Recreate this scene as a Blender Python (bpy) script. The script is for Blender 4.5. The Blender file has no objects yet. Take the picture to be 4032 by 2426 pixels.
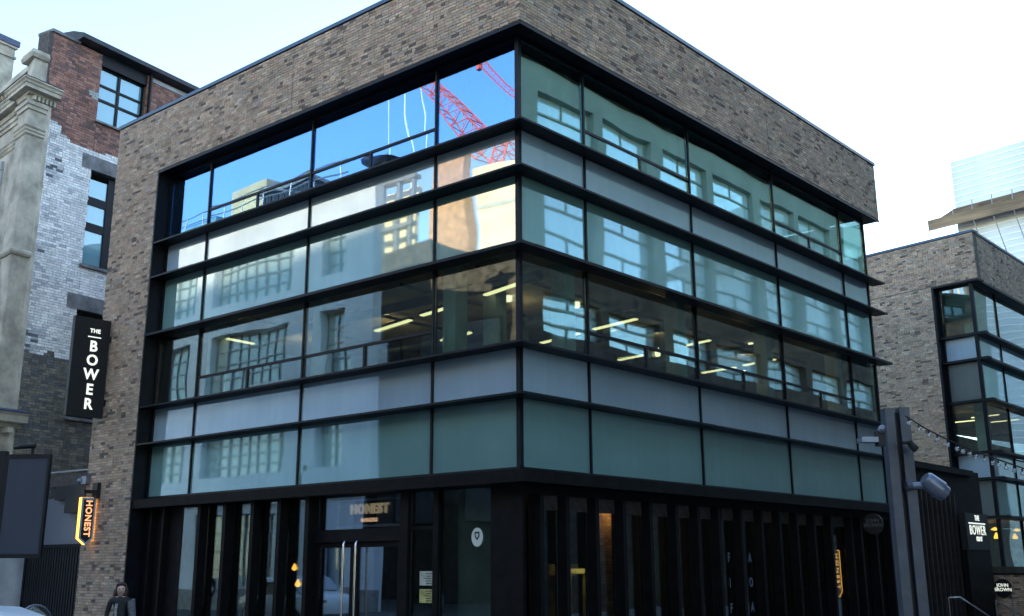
import bpy, bmesh, math, random
from mathutils import Vector, Matrix, noise
random.seed(7)
scene = bpy.context.scene
COL = scene.collection
R = math.radians

# ------------------------------------------------------------------ camera
cam_d = bpy.data.cameras.new('camera'); cam = bpy.data.objects.new('camera', cam_d); COL.objects.link(cam)
right = Vector((0.75656326, 0.65390492, -0.00451472)); up = Vector((0.17524314, -0.19609384, 0.96479897)); fwd = Vector((-0.63000149, 0.73072263, 0.26294975))
CAM = Vector((11.5852, -13.6839, 1.6))
mw = Matrix((right, up, -fwd)).transposed().to_4x4(); mw.translation = CAM
cam.matrix_world = mw
cam_d.sensor_fit = 'HORIZONTAL'; cam_d.sensor_width = 36
cam_d.lens = 36 * 4328.89 / 4032
cam_d.shift_y = -(1213 - 1060.78) / 4032
cam_d.clip_start = 0.1; cam_d.clip_end = 2000
scene.camera = cam
scene.render.resolution_x = 1024; scene.render.resolution_y = 616

# ------------------------------------------------------------------ light
SUN_AZ, SUN_EL = 15.0, 13.0            # degrees right of +Y, above horizon (hidden behind the sheeted tower)
w = bpy.data.worlds.new('World'); scene.world = w; w.use_nodes = True
nt = w.node_tree; nt.nodes.clear()
sky = nt.nodes.new('ShaderNodeTexSky'); sky.sky_type = 'NISHITA'; sky.sun_disc = False
sky.sun_elevation = R(SUN_EL); sky.sun_rotation = R(SUN_AZ)
sky.air_density = 1.0; sky.dust_density = 0.3; sky.ozone_density = 1.7
bg = nt.nodes.new('ShaderNodeBackground'); bg.inputs['Strength'].default_value = 0.15
wo = nt.nodes.new('ShaderNodeOutputWorld')
nt.links.new(sky.outputs[0], bg.inputs[0]); nt.links.new(bg.outputs[0], wo.inputs[0])
sd_ = bpy.data.lights.new('sun', 'SUN'); sd_.energy = 3.5; sd_.angle = R(0.5); sd_.color = (1.0, 0.80, 0.55)
sun = bpy.data.objects.new('sun', sd_); COL.objects.link(sun)
sdir = Vector((math.sin(R(SUN_AZ)) * math.cos(R(SUN_EL)), math.cos(R(SUN_AZ)) * math.cos(R(SUN_EL)), math.sin(R(SUN_EL))))
sun.rotation_euler = sdir.to_track_quat('Z', 'Y').to_euler(); sun.location = (0, 60, 60)
vs = scene.view_settings
vs.view_transform = 'Standard'; vs.look = 'None'; vs.gamma = 1; vs.use_curve_mapping = False
vs.exposure = 2.5

def cam_pt(u_, v_, dep): return CAM + (right * ((u_ - 2016) / 4328.89) + up * ((1060.78 - v_) / 4328.89) + fwd) * dep
# ------------------------------------------------------------------ materials
def new_mat(name):
    m = bpy.data.materials.new(name); m.use_nodes = True
    n = m.node_tree; n.nodes.clear()
    o = n.nodes.new('ShaderNodeOutputMaterial')
    return m, n, o
def N(n, t, **kw):
    x = n.nodes.new(t)
    for k, v in kw.items():
        if k.startswith('_'): setattr(x, k[1:], v)
        else: x.inputs[k.replace('__', ' ')].default_value = v
    return x
def col4(c): return (c[0], c[1], c[2], 1)
def pmat(name, c, rough=.6, metal=0., var=.15, scale=6., bump=0., bscale=40., spec=.5, c2=None, emit=None, est=0., coord='Object', stretch=None):
    m, n, o = new_mat(name)
    p = N(n, 'ShaderNodeBsdfPrincipled', Roughness=rough, Metallic=metal)
    p.inputs['Specular IOR Level'].default_value = spec
    tc = n.nodes.new('ShaderNodeTexCoord'); co = tc.outputs[coord]
    if coord == 'World':
        pass
    if stretch:
        mp = n.nodes.new('ShaderNodeMapping'); mp.inputs['Scale'].default_value = stretch
        n.links.new(co, mp.inputs[0]); co = mp.outputs[0]
    nz = N(n, 'ShaderNodeTexNoise', Scale=scale, Detail=5.0, Roughness=.6)
    n.links.new(co, nz.inputs['Vector'])
    mx = n.nodes.new('ShaderNodeMix'); mx.data_type = 'RGBA'
    a = c; b = c2 if c2 else tuple(max(0, x * (1 - var * 2)) for x in c)
    if not c2: a = tuple(min(1, x * (1 + var)) for x in c)
    rp = n.nodes.new('ShaderNodeValToRGB'); rp.color_ramp.elements[0].position = .35; rp.color_ramp.elements[1].position = .68
    rp.color_ramp.elements[0].color = col4(b); rp.color_ramp.elements[1].color = col4(a)
    n.links.new(nz.outputs[0], rp.inputs[0]); n.links.new(rp.outputs[0], p.inputs['Base Color'])
    if bump:
        n2 = N(n, 'ShaderNodeTexNoise', Scale=bscale, Detail=4.0); n.links.new(co, n2.inputs['Vector'])
        bp = N(n, 'ShaderNodeBump', Strength=bump, Distance=.02); n.links.new(n2.outputs[0], bp.inputs['Height']); n.links.new(bp.outputs[0], p.inputs['Normal'])
    if emit:
        p.inputs['Emission Color'].default_value = col4(emit); p.inputs['Emission Strength'].default_value = est
    n.links.new(p.outputs[0], o.inputs[0])
    return m
def emat(name, c, s):
    m, n, o = new_mat(name); e = N(n, 'ShaderNodeEmission', Color=col4(c), Strength=s); n.links.new(e.outputs[0], o.inputs[0]); return m
def brick_mat(name):
    m, n, o = new_mat(name)
    p = N(n, 'ShaderNodeBsdfPrincipled', Roughness=.85); p.inputs['Specular IOR Level'].default_value = .25
    at = n.nodes.new('ShaderNodeAttribute'); at.attribute_name = 'tint'
    tc = n.nodes.new('ShaderNodeNewGeometry')
    nz = N(n, 'ShaderNodeTexNoise', Scale=22., Detail=5.0, Roughness=.65); n.links.new(tc.outputs['Position'], nz.inputs['Vector'])
    n3 = N(n, 'ShaderNodeTexNoise', Scale=1.1, Detail=3.0); n.links.new(tc.outputs['Position'], n3.inputs['Vector'])
    r = N(n, 'ShaderNodeMapRange'); r.inputs['From Min'].default_value = .3; r.inputs['From Max'].default_value = .7; r.inputs['To Min'].default_value = .62; r.inputs['To Max'].default_value = 1.25
    n.links.new(nz.outputs[0], r.inputs[0])
    r2 = N(n, 'ShaderNodeMapRange'); r2.inputs['From Min'].default_value = .3; r2.inputs['From Max'].default_value = .7; r2.inputs['To Min'].default_value = .86; r2.inputs['To Max'].default_value = 1.1
    n.links.new(n3.outputs[0], r2.inputs[0])
    mu = n.nodes.new('ShaderNodeMath'); mu.operation = 'MULTIPLY'; n.links.new(r.outputs[0], mu.inputs[0]); n.links.new(r2.outputs[0], mu.inputs[1])
    mx = n.nodes.new('ShaderNodeVectorMath'); mx.operation = 'SCALE'; n.links.new(at.outputs['Color'], mx.inputs[0]); n.links.new(mu.outputs[0], mx.inputs['Scale'])
    n.links.new(mx.outputs[0], p.inputs['Base Color'])
    bp = N(n, 'ShaderNodeBump', Strength=.5, Distance=.004); n.links.new(nz.outputs[0], bp.inputs['Height']); n.links.new(bp.outputs[0], p.inputs['Normal'])
    n.links.new(p.outputs[0], o.inputs[0]); return m
def wavy(n, scale=.5, strength=.25, dist=.02):
    g = n.nodes.new('ShaderNodeNewGeometry')
    nz = N(n, 'ShaderNodeTexNoise', Scale=scale, Detail=1.0); n.links.new(g.outputs['Position'], nz.inputs['Vector'])
    b = N(n, 'ShaderNodeBump', Strength=strength, Distance=dist); n.links.new(nz.outputs[0], b.inputs['Height']); return b.outputs[0]
def fres(n, lo, hi, nrm=None):
    # reflectance rising with grazing angle, between lo (facing) and hi (grazing)
    lw = N(n, 'ShaderNodeFresnel', IOR=1.6)
    if nrm: n.links.new(nrm, lw.inputs['Normal'])
    r = N(n, 'ShaderNodeMapRange'); r.inputs['From Min'].default_value = .053; r.inputs['From Max'].default_value = .5; r.inputs['To Min'].default_value = lo; r.inputs['To Max'].default_value = hi
    n.links.new(lw.outputs[0], r.inputs[0]); return r.outputs[0]
def glass_mat(name, tint, lo, hi, refl=(1, 1, 1), wav=.25, wscale=.5):
    m, n, o = new_mat(name)
    nr = wavy(n, wscale, wav)
    t = N(n, 'ShaderNodeBsdfTransparent', Color=col4(tint)); g = N(n, 'ShaderNodeBsdfGlossy', Color=col4(refl), Roughness=0.0)
    n.links.new(nr, g.inputs['Normal'])
    mx = n.nodes.new('ShaderNodeMixShader'); n.links.new(fres(n, lo, hi), mx.inputs[0]); n.links.new(t.outputs[0], mx.inputs[1]); n.links.new(g.outputs[0], mx.inputs[2]); n.links.new(mx.outputs[0], o.inputs[0])
    return m
def panel_mat(name, c, lo, hi, refl=(1, 1, 1), rough=.0, wav=.25, var=.06):
    m, n, o = new_mat(name)
    nr = wavy(n, .5, wav)
    g0 = n.nodes.new('ShaderNodeNewGeometry')
    nz = N(n, 'ShaderNodeTexNoise', Scale=.9, Detail=4.0); n.links.new(g0.outputs['Position'], nz.inputs['Vector'])
    rp = n.nodes.new('ShaderNodeValToRGB'); rp.color_ramp.elements[0].position = .3; rp.color_ramp.elements[1].position = .7
    rp.color_ramp.elements[0].color = col4([x * (1 - var) for x in c]); rp.color_ramp.elements[1].color = col4([x * (1 + var) for x in c])
    n.links.new(nz.outputs[0], rp.inputs[0])
    mp = n.nodes.new('ShaderNodeMapping'); mp.inputs['Scale'].default_value = (7, 7, .5); n.links.new(g0.outputs['Position'], mp.inputs[0])
    sk_ = N(n, 'ShaderNodeTexNoise', Scale=1.0, Detail=5.0); n.links.new(mp.outputs[0], sk_.inputs['Vector'])
    sr = N(n, 'ShaderNodeMapRange'); sr.inputs['From Min'].default_value = .3; sr.inputs['From Max'].default_value = .7; sr.inputs['To Min'].default_value = .97; sr.inputs['To Max'].default_value = 1.03; n.links.new(sk_.outputs[0], sr.inputs[0])
    oi = n.nodes.new('ShaderNodeObjectInfo'); orr = N(n, 'ShaderNodeMapRange'); orr.inputs['To Min'].default_value = .93; orr.inputs['To Max'].default_value = 1.06; n.links.new(oi.outputs['Random'], orr.inputs[0])
    mm_ = n.nodes.new('ShaderNodeMath'); mm_.operation = 'MULTIPLY'; n.links.new(sr.outputs[0], mm_.inputs[0]); n.links.new(orr.outputs[0], mm_.inputs[1])
    vm = n.nodes.new('ShaderNodeVectorMath'); vm.operation = 'SCALE'; n.links.new(rp.outputs[0], vm.inputs[0]); n.links.new(mm_.outputs[0], vm.inputs['Scale'])
    d = N(n, 'ShaderNodeBsdfDiffuse'); n.links.new(vm.outputs[0], d.inputs[0])
    g = N(n, 'ShaderNodeBsdfGlossy', Color=col4(refl), Roughness=rough); n.links.new(nr, g.inputs['Normal'])
    mx = n.nodes.new('ShaderNodeMixShader'); n.links.new(fres(n, lo, hi), mx.inputs[0]); n.links.new(d.outputs[0], mx.inputs[1]); n.links.new(g.outputs[0], mx.inputs[2]); n.links.new(mx.outputs[0], o.inputs[0])
    return m

M = dict(
    brick=brick_mat('brick'),
    mortar=pmat('mortar', (.16, .145, .125), .95, var=.2, scale=9),
    mortar_light=pmat('mortar_light', (.20, .20, .20), .95, var=.2, scale=9),
    mortar_dark=pmat('mortar_dark', (.10, .09, .085), .95, var=.2, scale=9),
    metal=pmat('black_metal', (.0045, .0065, .011), .5, .0, var=.3, scale=3, spec=.22),
    shop=pmat('shop_black', (.0045, .0048, .0058), .65, .0, var=.35, scale=4, spec=.12),
    shopbrown=pmat('shop_brown', (.013, .009, .0065), .6, var=.35, scale=5, spec=.2),
    coping=pmat('coping_metal', (.05, .085, .14), .4, .3, var=.15, scale=2),
    vision=glass_mat('vision_glass_sky_tint', (.66, .78, .74), .34, .78, (.34, .59, .92), wav=.4),  # blue of the mirrored sky is put into the reflection colour
    vision_r=glass_mat('vision_glass_pale_tint', (.68, .78, .74), .30, .7, (.72, .92, .93), wav=.22),  # same glass, reflection colour tinted for what the right facade mirrors
    vision_clear=glass_mat('clear_glass', (.72, .82, .78), .11, .5, (.9, .97, 1.0), wav=.3),
    shopglass=glass_mat('shop_glass', (.74, .80, .78), .06, .5, (.9, .97, 1.0)),
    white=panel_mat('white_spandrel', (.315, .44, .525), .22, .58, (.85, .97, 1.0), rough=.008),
    green=panel_mat('green_panel', (.175, .335, .325), .30, .65, (.78, .95, 1.0), rough=.025, wav=.26),
    interior=pmat('interior_paint', (.10, .095, .09), .8, var=.2, scale=1.2),
    ceil=pmat('ceiling_concrete', (.40, .32, .24), .85, var=.25, scale=.8),
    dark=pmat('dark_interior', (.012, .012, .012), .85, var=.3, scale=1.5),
    columnm=pmat('column_concrete', (.56, .60, .57), .7, var=.12, scale=2),
    strip=emat('strip_lamp', (1.0, .80, .42), .5),
    spotlamp=emat('spot_lamp', (1.0, .85, .55), .6),
    bulb=emat('warm_bulb', (1.0, .42, .06), .75),
    stone=pmat('stone', (.50, .455, .36), .85, var=.22, scale=1.6, bump=.3, bscale=14),
    stone_lt=pmat('pale_stone', (.42, .44, .46), .8, var=.12, scale=1.5, bump=.2, bscale=14),
    lintel=pmat('grey_lintel', (.20, .20, .205), .85, var=.22, scale=3),
    lead=pmat('lead_flashing', (.07, .09, .16), .55, .2, var=.2, scale=3),
    slate=pmat('dark_roof', (.022, .026, .035), .6, var=.3, scale=3),
    oldglass=panel_mat('old_window_glass', (.15, .30, .35), .14, .5, (.70, .92, 1.0), wav=.5),
    steel=pmat('painted_steel', (.055, .068, .095), .45, .2, var=.12, scale=5),
    lampgrey=pmat('lamp_grey', (.17, .20, .26), .38, .5, var=.1, scale=6),
    chrome=pmat('brushed_steel', (.55, .56, .58), .22, 1.0, var=.05),
    screen=panel_mat('grey_board', (.052, .064, .088), .10, .45, (1, 1, 1), rough=.25),
    board2=panel_mat('pale_grey_board', (.115, .135, .175), .08, .4, (1, 1, 1), rough=.3),
    signblack=pmat('sign_black', (.006, .0075, .010), .6, var=.2, scale=3),
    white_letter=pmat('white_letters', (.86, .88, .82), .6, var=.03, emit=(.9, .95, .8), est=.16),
    grey_letter=pmat('grey_letters', (.10, .11, .11), .6, var=.05),
    mirror_ink=pmat('painted_reflection', (.11, .15, .19), .7, var=.05),  # colour of a reflected sign, painted on the glass
    orange_letter=emat('orange_letters', (1.0, .46, .22), .26),
    glow=emat('glowing_edge', (1.0, .46, .08), .6),
    signrim=pmat('sign_rim', (.38, .47, .58), .45, .2, var=.08),
    gold=pmat('glowing_gold', (.6, .48, .32), .5, 0., var=.1, emit=(1, .72, .42), est=.10),  # faint emission stands in for halo light on the letters
    paper=pmat('poster_paper', (.42, .45, .36), .8, var=.2, scale=9),
    paper2=pmat('poster_paper_yellow', (.45, .42, .16), .8, var=.3, scale=9),
    sticker=pmat('pale_sticker', (.50, .55, .50), .7, var=.05),
    asphalt=pmat('asphalt', (.05, .05, .052), .9, var=.2, scale=30, bump=.3, bscale=120),
    paving=pmat('paving', (.19, .185, .18), .85, var=.15, scale=3),
    sheet=pmat('white_sheeting', (.56, .62, .68), .6, var=.07, scale=.25),
    sheetline=pmat('sheet_light_gap', (.90, .92, .94), .6, var=.05),  # paler colour stands in for light showing through the gaps
    timber=pmat('scaffold_timber', (.15, .092, .05), .85, var=.3, scale=.6, stretch=(1, 1, 4)),
    scaff=pmat('scaffold_tube', (.25, .26, .29), .45, .5, var=.1),
    render_blue=pmat('pale_render', (.48, .53, .60), .8, var=.08, scale=.5),
    darkbrick=pmat('dark_brickwork', (.075, .062, .055), .9, var=.3, scale=2.0),
    warmbrick=pmat('warm_brickwork', (.46, .27, .16), .9, var=.18, scale=3.0),
    cream=pmat('cream_wall', (.72, .64, .46), .8, var=.08, scale=.6),
    bwall=pmat('grey_green_wall', (.27, .33, .30), .85, var=.08, scale=.5),
    bband=pmat('brown_soffit', (.17, .13, .095), .9, var=.12, scale=1.0),
    skyglass=panel_mat('sky_coloured_glass', (.62, .76, .80), .38, .8, (.72, .93, 1.0), wav=.15),  # pale blue base paints in the reflected sky
    streetglass=panel_mat('street_window_glass', (.25, .32, .34), .12, .45, (.85, .95, 1.0), wav=.5),
    crane=pmat('crane_red', (.75, .10, .055), .5, var=.08),
    rope=pmat('white_rope', (.75, .75, .75), .6, var=.05),
    skin=pmat('skin', (.55, .36, .28), .55, var=.06, scale=8),
    hair=pmat('auburn_hair', (.055, .018, .014), .5, var=.4, scale=30, stretch=(1, 1, .2)),
    jacket=pmat('black_jacket', (.012, .012, .015), .7, var=.3, scale=12),
    sleeve=pmat('grey_knit', (.16, .17, .18), .9, var=.25, scale=40),
    trousers=pmat('dark_trousers', (.02, .022, .03), .8, var=.2, scale=10),
    capblue=pmat('blue_cap', (.12, .2, .32), .8, var=.1),
    carpaint=pmat('white_car_paint', (.62, .66, .70), .22, .0, var=.03),
    rubber=pmat('rubber', (.02, .02, .02), .8, var=.2),
    carglass=panel_mat('car_glass', (.02, .025, .03), .25, .8, (1, 1, 1), wav=0),
    visor=glass_mat('clear_visor', (.88, .91, .91), .03, .22, wav=.05),
    redsign=pmat('red_sign', (.45, .03, .05), .6, var=.1),
    chairwhite=pmat('white_plastic', (.6, .62, .62), .5, var=.05),
    screen_dark=pmat('monitor_black', (.02, .02, .025), .4, var=.1),
    clearbulb=glass_mat('clear_bulb', (.92, .95, 1.0), .16, .9, wav=0),
)

# ------------------------------------------------------------------ mesh helpers
class MB:
    def __init__(s): s.v = []; s.f = []; s.mi = []; s.c = []
    def quadbox(s, p, mi=0, col=None):
        i = len(s.v); s.v += [Vector(x) for x in p]
        for q in ((0, 1, 2, 3), (7, 6, 5, 4), (0, 4, 5, 1), (1, 5, 6, 2), (2, 6, 7, 3), (3, 7, 4, 0)):
            s.f.append([i + k for k in q]); s.mi.append(mi)
        if col is not None: s.c += [col] * 8
        return s
    def box(s, x0, x1, y0, y1, z0, z1, mi=0):
        return s.quadbox([(x0, y0, z0), (x1, y0, z0), (x1, y1, z0), (x0, y1, z0), (x0, y0, z1), (x1, y0, z1), (x1, y1, z1), (x0, y1, z1)], mi)
    def fbox(s, F, t0, t1, d0, d1, z0, z1, mi=0, col=None):
        P = F.pt
        return s.quadbox([P(t0, d0, z0), P(t1, d0, z0), P(t1, d1, z0), P(t0, d1, z0), P(t0, d0, z1), P(t1, d0, z1), P(t1, d1, z1), P(t0, d1, z1)], mi, col)
    def prism(s, poly, z0, z1, mi=0):
        i = len(s.v); k = len(poly)
        s.v += [Vector((p[0], p[1], z0)) for p in poly] + [Vector((p[0], p[1], z1)) for p in poly]
        s.f.append([i + j for j in range(k)]); s.f.append([i + k + j for j in reversed(range(k))]); s.mi += [mi, mi]
        for j in range(k):
            a, b = i + j, i + (j + 1) % k
            s.f.append([a, b, b + k, a + k]); s.mi.append(mi)
        return s
    def extr(s, pts, off, mi=0):
        # polygon of 3D points extruded by a vector
        i = len(s.v); k = len(pts); off = Vector(off)
        s.v += [Vector(p) for p in pts] + [Vector(p) + off for p in pts]
        s.f.append([i + j for j in range(k)]); s.f.append([i + k + j for j in reversed(range(k))]); s.mi += [mi, mi]
        for j in range(k):
            a, b = i + j, i + (j + 1) % k
            s.f.append([a, b, b + k, a + k]); s.mi.append(mi)
        return s
    def tube(s, pts, r, seg=8, mi=0, caps=True):
        pts = [Vector(p) for p in pts]; rs = r if isinstance(r, (list, tuple)) else [r] * len(pts)
        rings = []; prev = None
        for k, p in enumerate(pts):
            d = (pts[min(k + 1, len(pts) - 1)] - pts[max(k - 1, 0)]).normalized()
            if prev is None:
                a = d.cross(Vector((0, 0, 1)))
                if a.length < .05: a = d.cross(Vector((1, 0, 0)))
            else:
                a = prev - d * prev.dot(d)
            a.normalize(); prev = a; b = d.cross(a)
            ring = []
            for j in range(seg):
                an = 2 * math.pi * j / seg
                s.v.append(p + (a * math.cos(an) + b * math.sin(an)) * rs[k]); ring.append(len(s.v) - 1)
            rings.append(ring)
        for q in range(len(rings) - 1):
            for j in range(seg):
                s.f.append([rings[q][j], rings[q][(j + 1) % seg], rings[q + 1][(j + 1) % seg], rings[q + 1][j]]); s.mi.append(mi)
        if caps:
            s.f.append(list(reversed(rings[0]))); s.mi.append(mi); s.f.append(rings[-1]); s.mi.append(mi)
        return s
    def lathe(s, c, prof, seg=12, mi=0):
        # prof: (radius, z)
        return s.tube([(c[0], c[1], c[2] + z) for r, z in prof], [max(r, .0005) for r, z in prof], seg, mi)
    def sphere(s, c, r, seg=10, rings=6, sc=(1, 1, 1), mi=0):
        i0 = len(s.v); c = Vector(c)
        for a in range(rings + 1):
            th = math.pi * a / rings
            for b in range(seg):
                ph = 2 * math.pi * b / seg
                s.v.append(c + Vector((math.sin(th) * math.cos(ph) * sc[0], math.sin(th) * math.sin(ph) * sc[1], math.cos(th) * sc[2])) * r)
        for a in range(rings):
            for b in range(seg):
                s.f.append([i0 + a * seg + b, i0 + a * seg + (b + 1) % seg, i0 + (a + 1) * seg + (b + 1) % seg, i0 + (a + 1) * seg + b]); s.mi.append(mi)
        return s
    def build(s, name, mats, parent=None, smooth=False, tilt=None, stuff=False):
        if not isinstance(mats, (list, tuple)): mats = [mats]
        lo = [min(v[i] for v in s.v) for i in range(3)]; hi = [max(v[i] for v in s.v) for i in range(3)]
        c = Vector([(lo[i] + hi[i]) / 2 for i in range(3)])
        if parent is None: c.z = lo[2]
        me = bpy.data.meshes.new(name); me.from_pydata([v - c for v in s.v], [], s.f)
        for m in mats: me.materials.append(m)
        for p, k in zip(me.polygons, s.mi): p.material_index = k
        if s.c:
            at = me.color_attributes.new('tint', 'FLOAT_COLOR', 'POINT')
            at.data.foreach_set('color', [x for cc in s.c for x in (cc[0], cc[1], cc[2], 1)])
        bm = bmesh.new(); bm.from_mesh(me)
        bmesh.ops.recalc_face_normals(bm, faces=bm.faces)
        bm.to_mesh(me); bm.free()
        if smooth:
            for p in me.polygons: p.use_smooth = True
            try: me.set_sharp_from_angle(angle=R(40))
            except Exception: pass
        o = bpy.data.objects.new(name, me); COL.objects.link(o)
        link(o, parent, c)
        if tilt: o.rotation_euler = tilt
        if stuff: o['kind'] = 'stuff'
        return o
WP = {}
def link(o, parent, c):
    WP[o.name] = Vector(c)
    if parent is not None:
        o.parent = parent; o.location = Vector(c) - WP[parent.name]
    else:
        o.location = c
def thing(name, label, cat, loc=(0, 0, 0), group=None):
    o = bpy.data.objects.new(name, None); COL.objects.link(o); o.location = loc; o.empty_display_size = .3
    WP[o.name] = Vector(loc); tag(o, label, cat, group); return o
def tag(o, label, cat, group=None):
    o['label'] = label; o['category'] = cat
    if group: o['group'] = group
    return o
def structure(o): o['kind'] = 'structure'; return o
class Frame:
    # a facade: t along it, d depth behind its outer face, z height
    def __init__(s, o, u, n): s.o = Vector(o); s.u = Vector(u).normalized(); s.n = Vector(n).normalized()
    def pt(s, t, d, z): return s.o + s.u * t - s.n * d + Vector((0, 0, z))
def text(body, size, r, u, c, mat, name, parent, bold=0., extrude=.006, align='CENTER', spacing=1., line=1., sx=1.):
    cu = bpy.data.curves.new('txt', 'FONT'); cu.body = body; cu.size = size; cu.align_x = align; cu.align_y = 'CENTER'
    cu.extrude = extrude; cu.offset = bold; cu.space_character = spacing; cu.space_line = line; cu.resolution_u = 3
    t = bpy.data.objects.new('txt', cu); COL.objects.link(t)
    dg = bpy.context.evaluated_depsgraph_get(); me = bpy.data.meshes.new_from_object(t.evaluated_get(dg))
    bpy.data.objects.remove(t)
    r = Vector(r).normalized(); u = Vector(u).normalized(); n = r.cross(u)
    m = Matrix((r * sx, u, n)).transposed().to_4x4(); me.transform(m)
    me.materials.clear(); me.materials.append(mat); me.name = name
    o = bpy.data.objects.new(name, me); COL.objects.link(o); link(o, parent, c); return o

# ------------------------------------------------------------------ brick walls
class Bricks:
    """real bricks: the 300 that show largest are objects, the rest one joined part"""
    def __init__(s, palette): s.b = []; s.pal = palette
    def wall(s, F, rects, pick, bl=.200, bh=.0645, joint=.009, depth=.05, z0=0., t0=0., proud=0.):
        zmin = min(r[2] for r in rects); zmax = max(r[3] for r in rects)
        k0 = int((zmin - z0) // bh); k1 = int((zmax - z0) // bh) + 1
        for (ra, rb, rc, rd) in rects:
            for k in range(k0, k1):
                za = max(z0 + k * bh, rc); zb = min(z0 + (k + 1) * bh, rd)
                if zb - za < .03: continue
                rr = random.Random(k * 7919 + int(s.seedof(F)))
                off = (k % 2) * bl / 2 + rr.uniform(-.02, .02)
                t = t0 - off - bl * 2
                while t < rb:
                    L = bl if rr.random() > .22 else bl / 2
                    a, b = max(t, ra), min(t + L, rb); t += L
                    if b - a < .035: continue
                    ci = pick((a + b) / 2, (za + zb) / 2, rr)
                    s.b.append((F, a + joint / 2, b - joint / 2, za + joint / 2, zb - joint / 2, proud + rr.uniform(-.003, .004), depth, ci))
    @staticmethod
    def seedof(F): return abs(F.o.x * 131 + F.o.y * 37 + F.n.x * 11 + F.n.y * 5) * 10
    def finish(s, parent, nmax=300):
        def metric(b):
            F = b[0]; c = F.pt((b[1] + b[2]) / 2, 0, (b[3] + b[4]) / 2); d = c - CAM
            q = d.dot(fwd)
            x = d.dot(right) / q; y = d.dot(up) / q
            vis = 1 if (q > 0 and abs(x) < .466 and -.315 < y < .245) else 0
            return vis * (b[2] - b[1]) * (b[4] - b[3]) * abs(F.n.dot(d.normalized())) / d.length_squared
        order = sorted(range(len(s.b)), key=lambda i: -metric(s.b[i])); top = set(order[:nmax])
        cache = {}; rest = MB()
        for i, b in enumerate(s.b):
            F, a, e, za, zb, pr, dp, ci = b
            c = s.pal[ci]
            if i in top:
                key = (round(e - a, 2), round(zb - za, 3), ci, tuple(F.n))
                me = cache.get(key)
                ctr = F.pt((a + e) / 2, -pr, (za + zb) / 2)
                if me is None:
                    mb = MB(); hw, hh = (e - a) / 2, (zb - za) / 2
                    u, n = F.u, F.n
                    P = lambda x, y, z: u * x + n * y + Vector((0, 0, z))
                    mb.quadbox([P(-hw, 0, -hh), P(hw, 0, -hh), P(hw, -dp, -hh), P(-hw, -dp, -hh), P(-hw, 0, hh), P(hw, 0, hh), P(hw, -dp, hh), P(-hw, -dp, hh)], 0, c)
                    me = bpy.data.meshes.new('brick'); me.from_pydata(mb.v, [], mb.f)
                    me.materials.append(M['brick'])
                    at = me.color_attributes.new('tint', 'FLOAT_COLOR', 'POINT'); at.data.foreach_set('color', [x for cc in mb.c for x in (cc[0], cc[1], cc[2], 1)])
                    bm = bmesh.new(); bm.from_mesh(me); bmesh.ops.recalc_face_normals(bm, faces=bm.faces); bm.to_mesh(me); bm.free()
                    cache[key] = me
                o = bpy.data.objects.new('brick', me); COL.objects.link(o); link(o, parent, ctr)
            else:
                j = random.uniform(.85, 1.15)
                rest.fbox(F, a, e, -pr, dp - pr, za, zb, 0, (c[0] * j, c[1] * j, c[2] * j))
        if rest.v: rest.build('brickwork', M['brick'], parent, stuff=True)

PAL = [(.475, .355, .25), (.42, .335, .25), (.335, .255, .185), (.55, .43, .31), (.47, .325, .245), (.15, .122, .105), (.215, .17, .142), (.395, .335, .27)]
def pick_main(t, z, rr):
    nz = noise.noise(Vector((t * 1.6, z * 3.2, 3.1))) + .5 * noise.noise(Vector((t * 4.1, z * 9., 7.7)))
    if rr.random() < .05 + max(0, nz) * .40: return rr.choice([5, 5, 6, 2])
    return rr.choices([0, 1, 2, 3, 4, 7], [30, 26, 12, 12, 10, 10])[0]

# ================================================================== SETTING
g = MB().box(-300, 300, -300, 300, -.4, -.12).build('ground', M['asphalt']); structure(g)
pv = MB().box(-40, 15.0, -4.5, 60, -.3, -.02).build('pavement', M['paving']); structure(pv)

# ================================================================== MAIN BUILDING
ZR, ZB = 12.792, 11.129
ZS = dict(z1=9.272, z2=8.402, z3=6.998, z4=5.272, z5=4.410, z6=3.165)
REC = .36
FL = Frame((0, 0, 0), (-1, 0, 0), (0, -1, 0)); FR = Frame((0, 0, 0), (0, 1, 0), (1, 0, 0))
LO, LP, RR_ = 11.74, 13.80, 15.78
main = thing('office_building', 'four storey corner office block with brick parapet, black fins and banded glazing above dark shopfronts', 'building', (-6, 7, -.12))
INNER = []
br = Bricks(PAL)
br.wall(FL, [(0, LP, ZB + .02, ZR), (LO + .02, LP, -.1, ZB + .02)], pick_main, z0=0)
br.wall(FR, [(0, RR_, ZB + .02, ZR)], pick_main, z0=0)
FLs = Frame((-LP, 0, 0), (0, 1, 0), (-1, 0, 0))
br.finish(main)
core = MB()
core.fbox(FL, .012, LP - .003, .012, .30, ZB + .015, ZR - .01)
core.fbox(FR, .302, RR_ - .003, .012, .30, ZB + .015, ZR - .01)
core.fbox(FL, LO + .012, LP - .004, .012, .40, -.12, ZB + .01)
core.box(-LP + .004, -LO - .03, .41, 15.6, -.12, ZR - .3)
core.box(-LO - .02, -.6, 15.45, 15.7, -.12, ZB - 2.5)
core.box(-LO - .02, -1.05, 15.45, 15.7, ZB - 2.4, ZB)
core.build('wall', M['mortar'], main)
cp = MB(); cp.fbox(FL, -.03, LP + .03, -.03, .33, ZR, ZR + .085); cp.fbox(FR, .335, RR_ + .03, -.03, .33, ZR, ZR + .085); cp.build('coping', M['coping'], main)
MB().box(-LP, -.31, .31, 15.7, 12.3, 12.4).build('roof', M['slate'], main)
# pale movement joints in the parapet
for F, t in ((FL, 6.55), (FR, 9.3)):
    MB().fbox(F, t - .008, t + .008, -.006, .05, ZB + .02, ZR - .01).build('movement_joint', M['mortar_light'], main)
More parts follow.
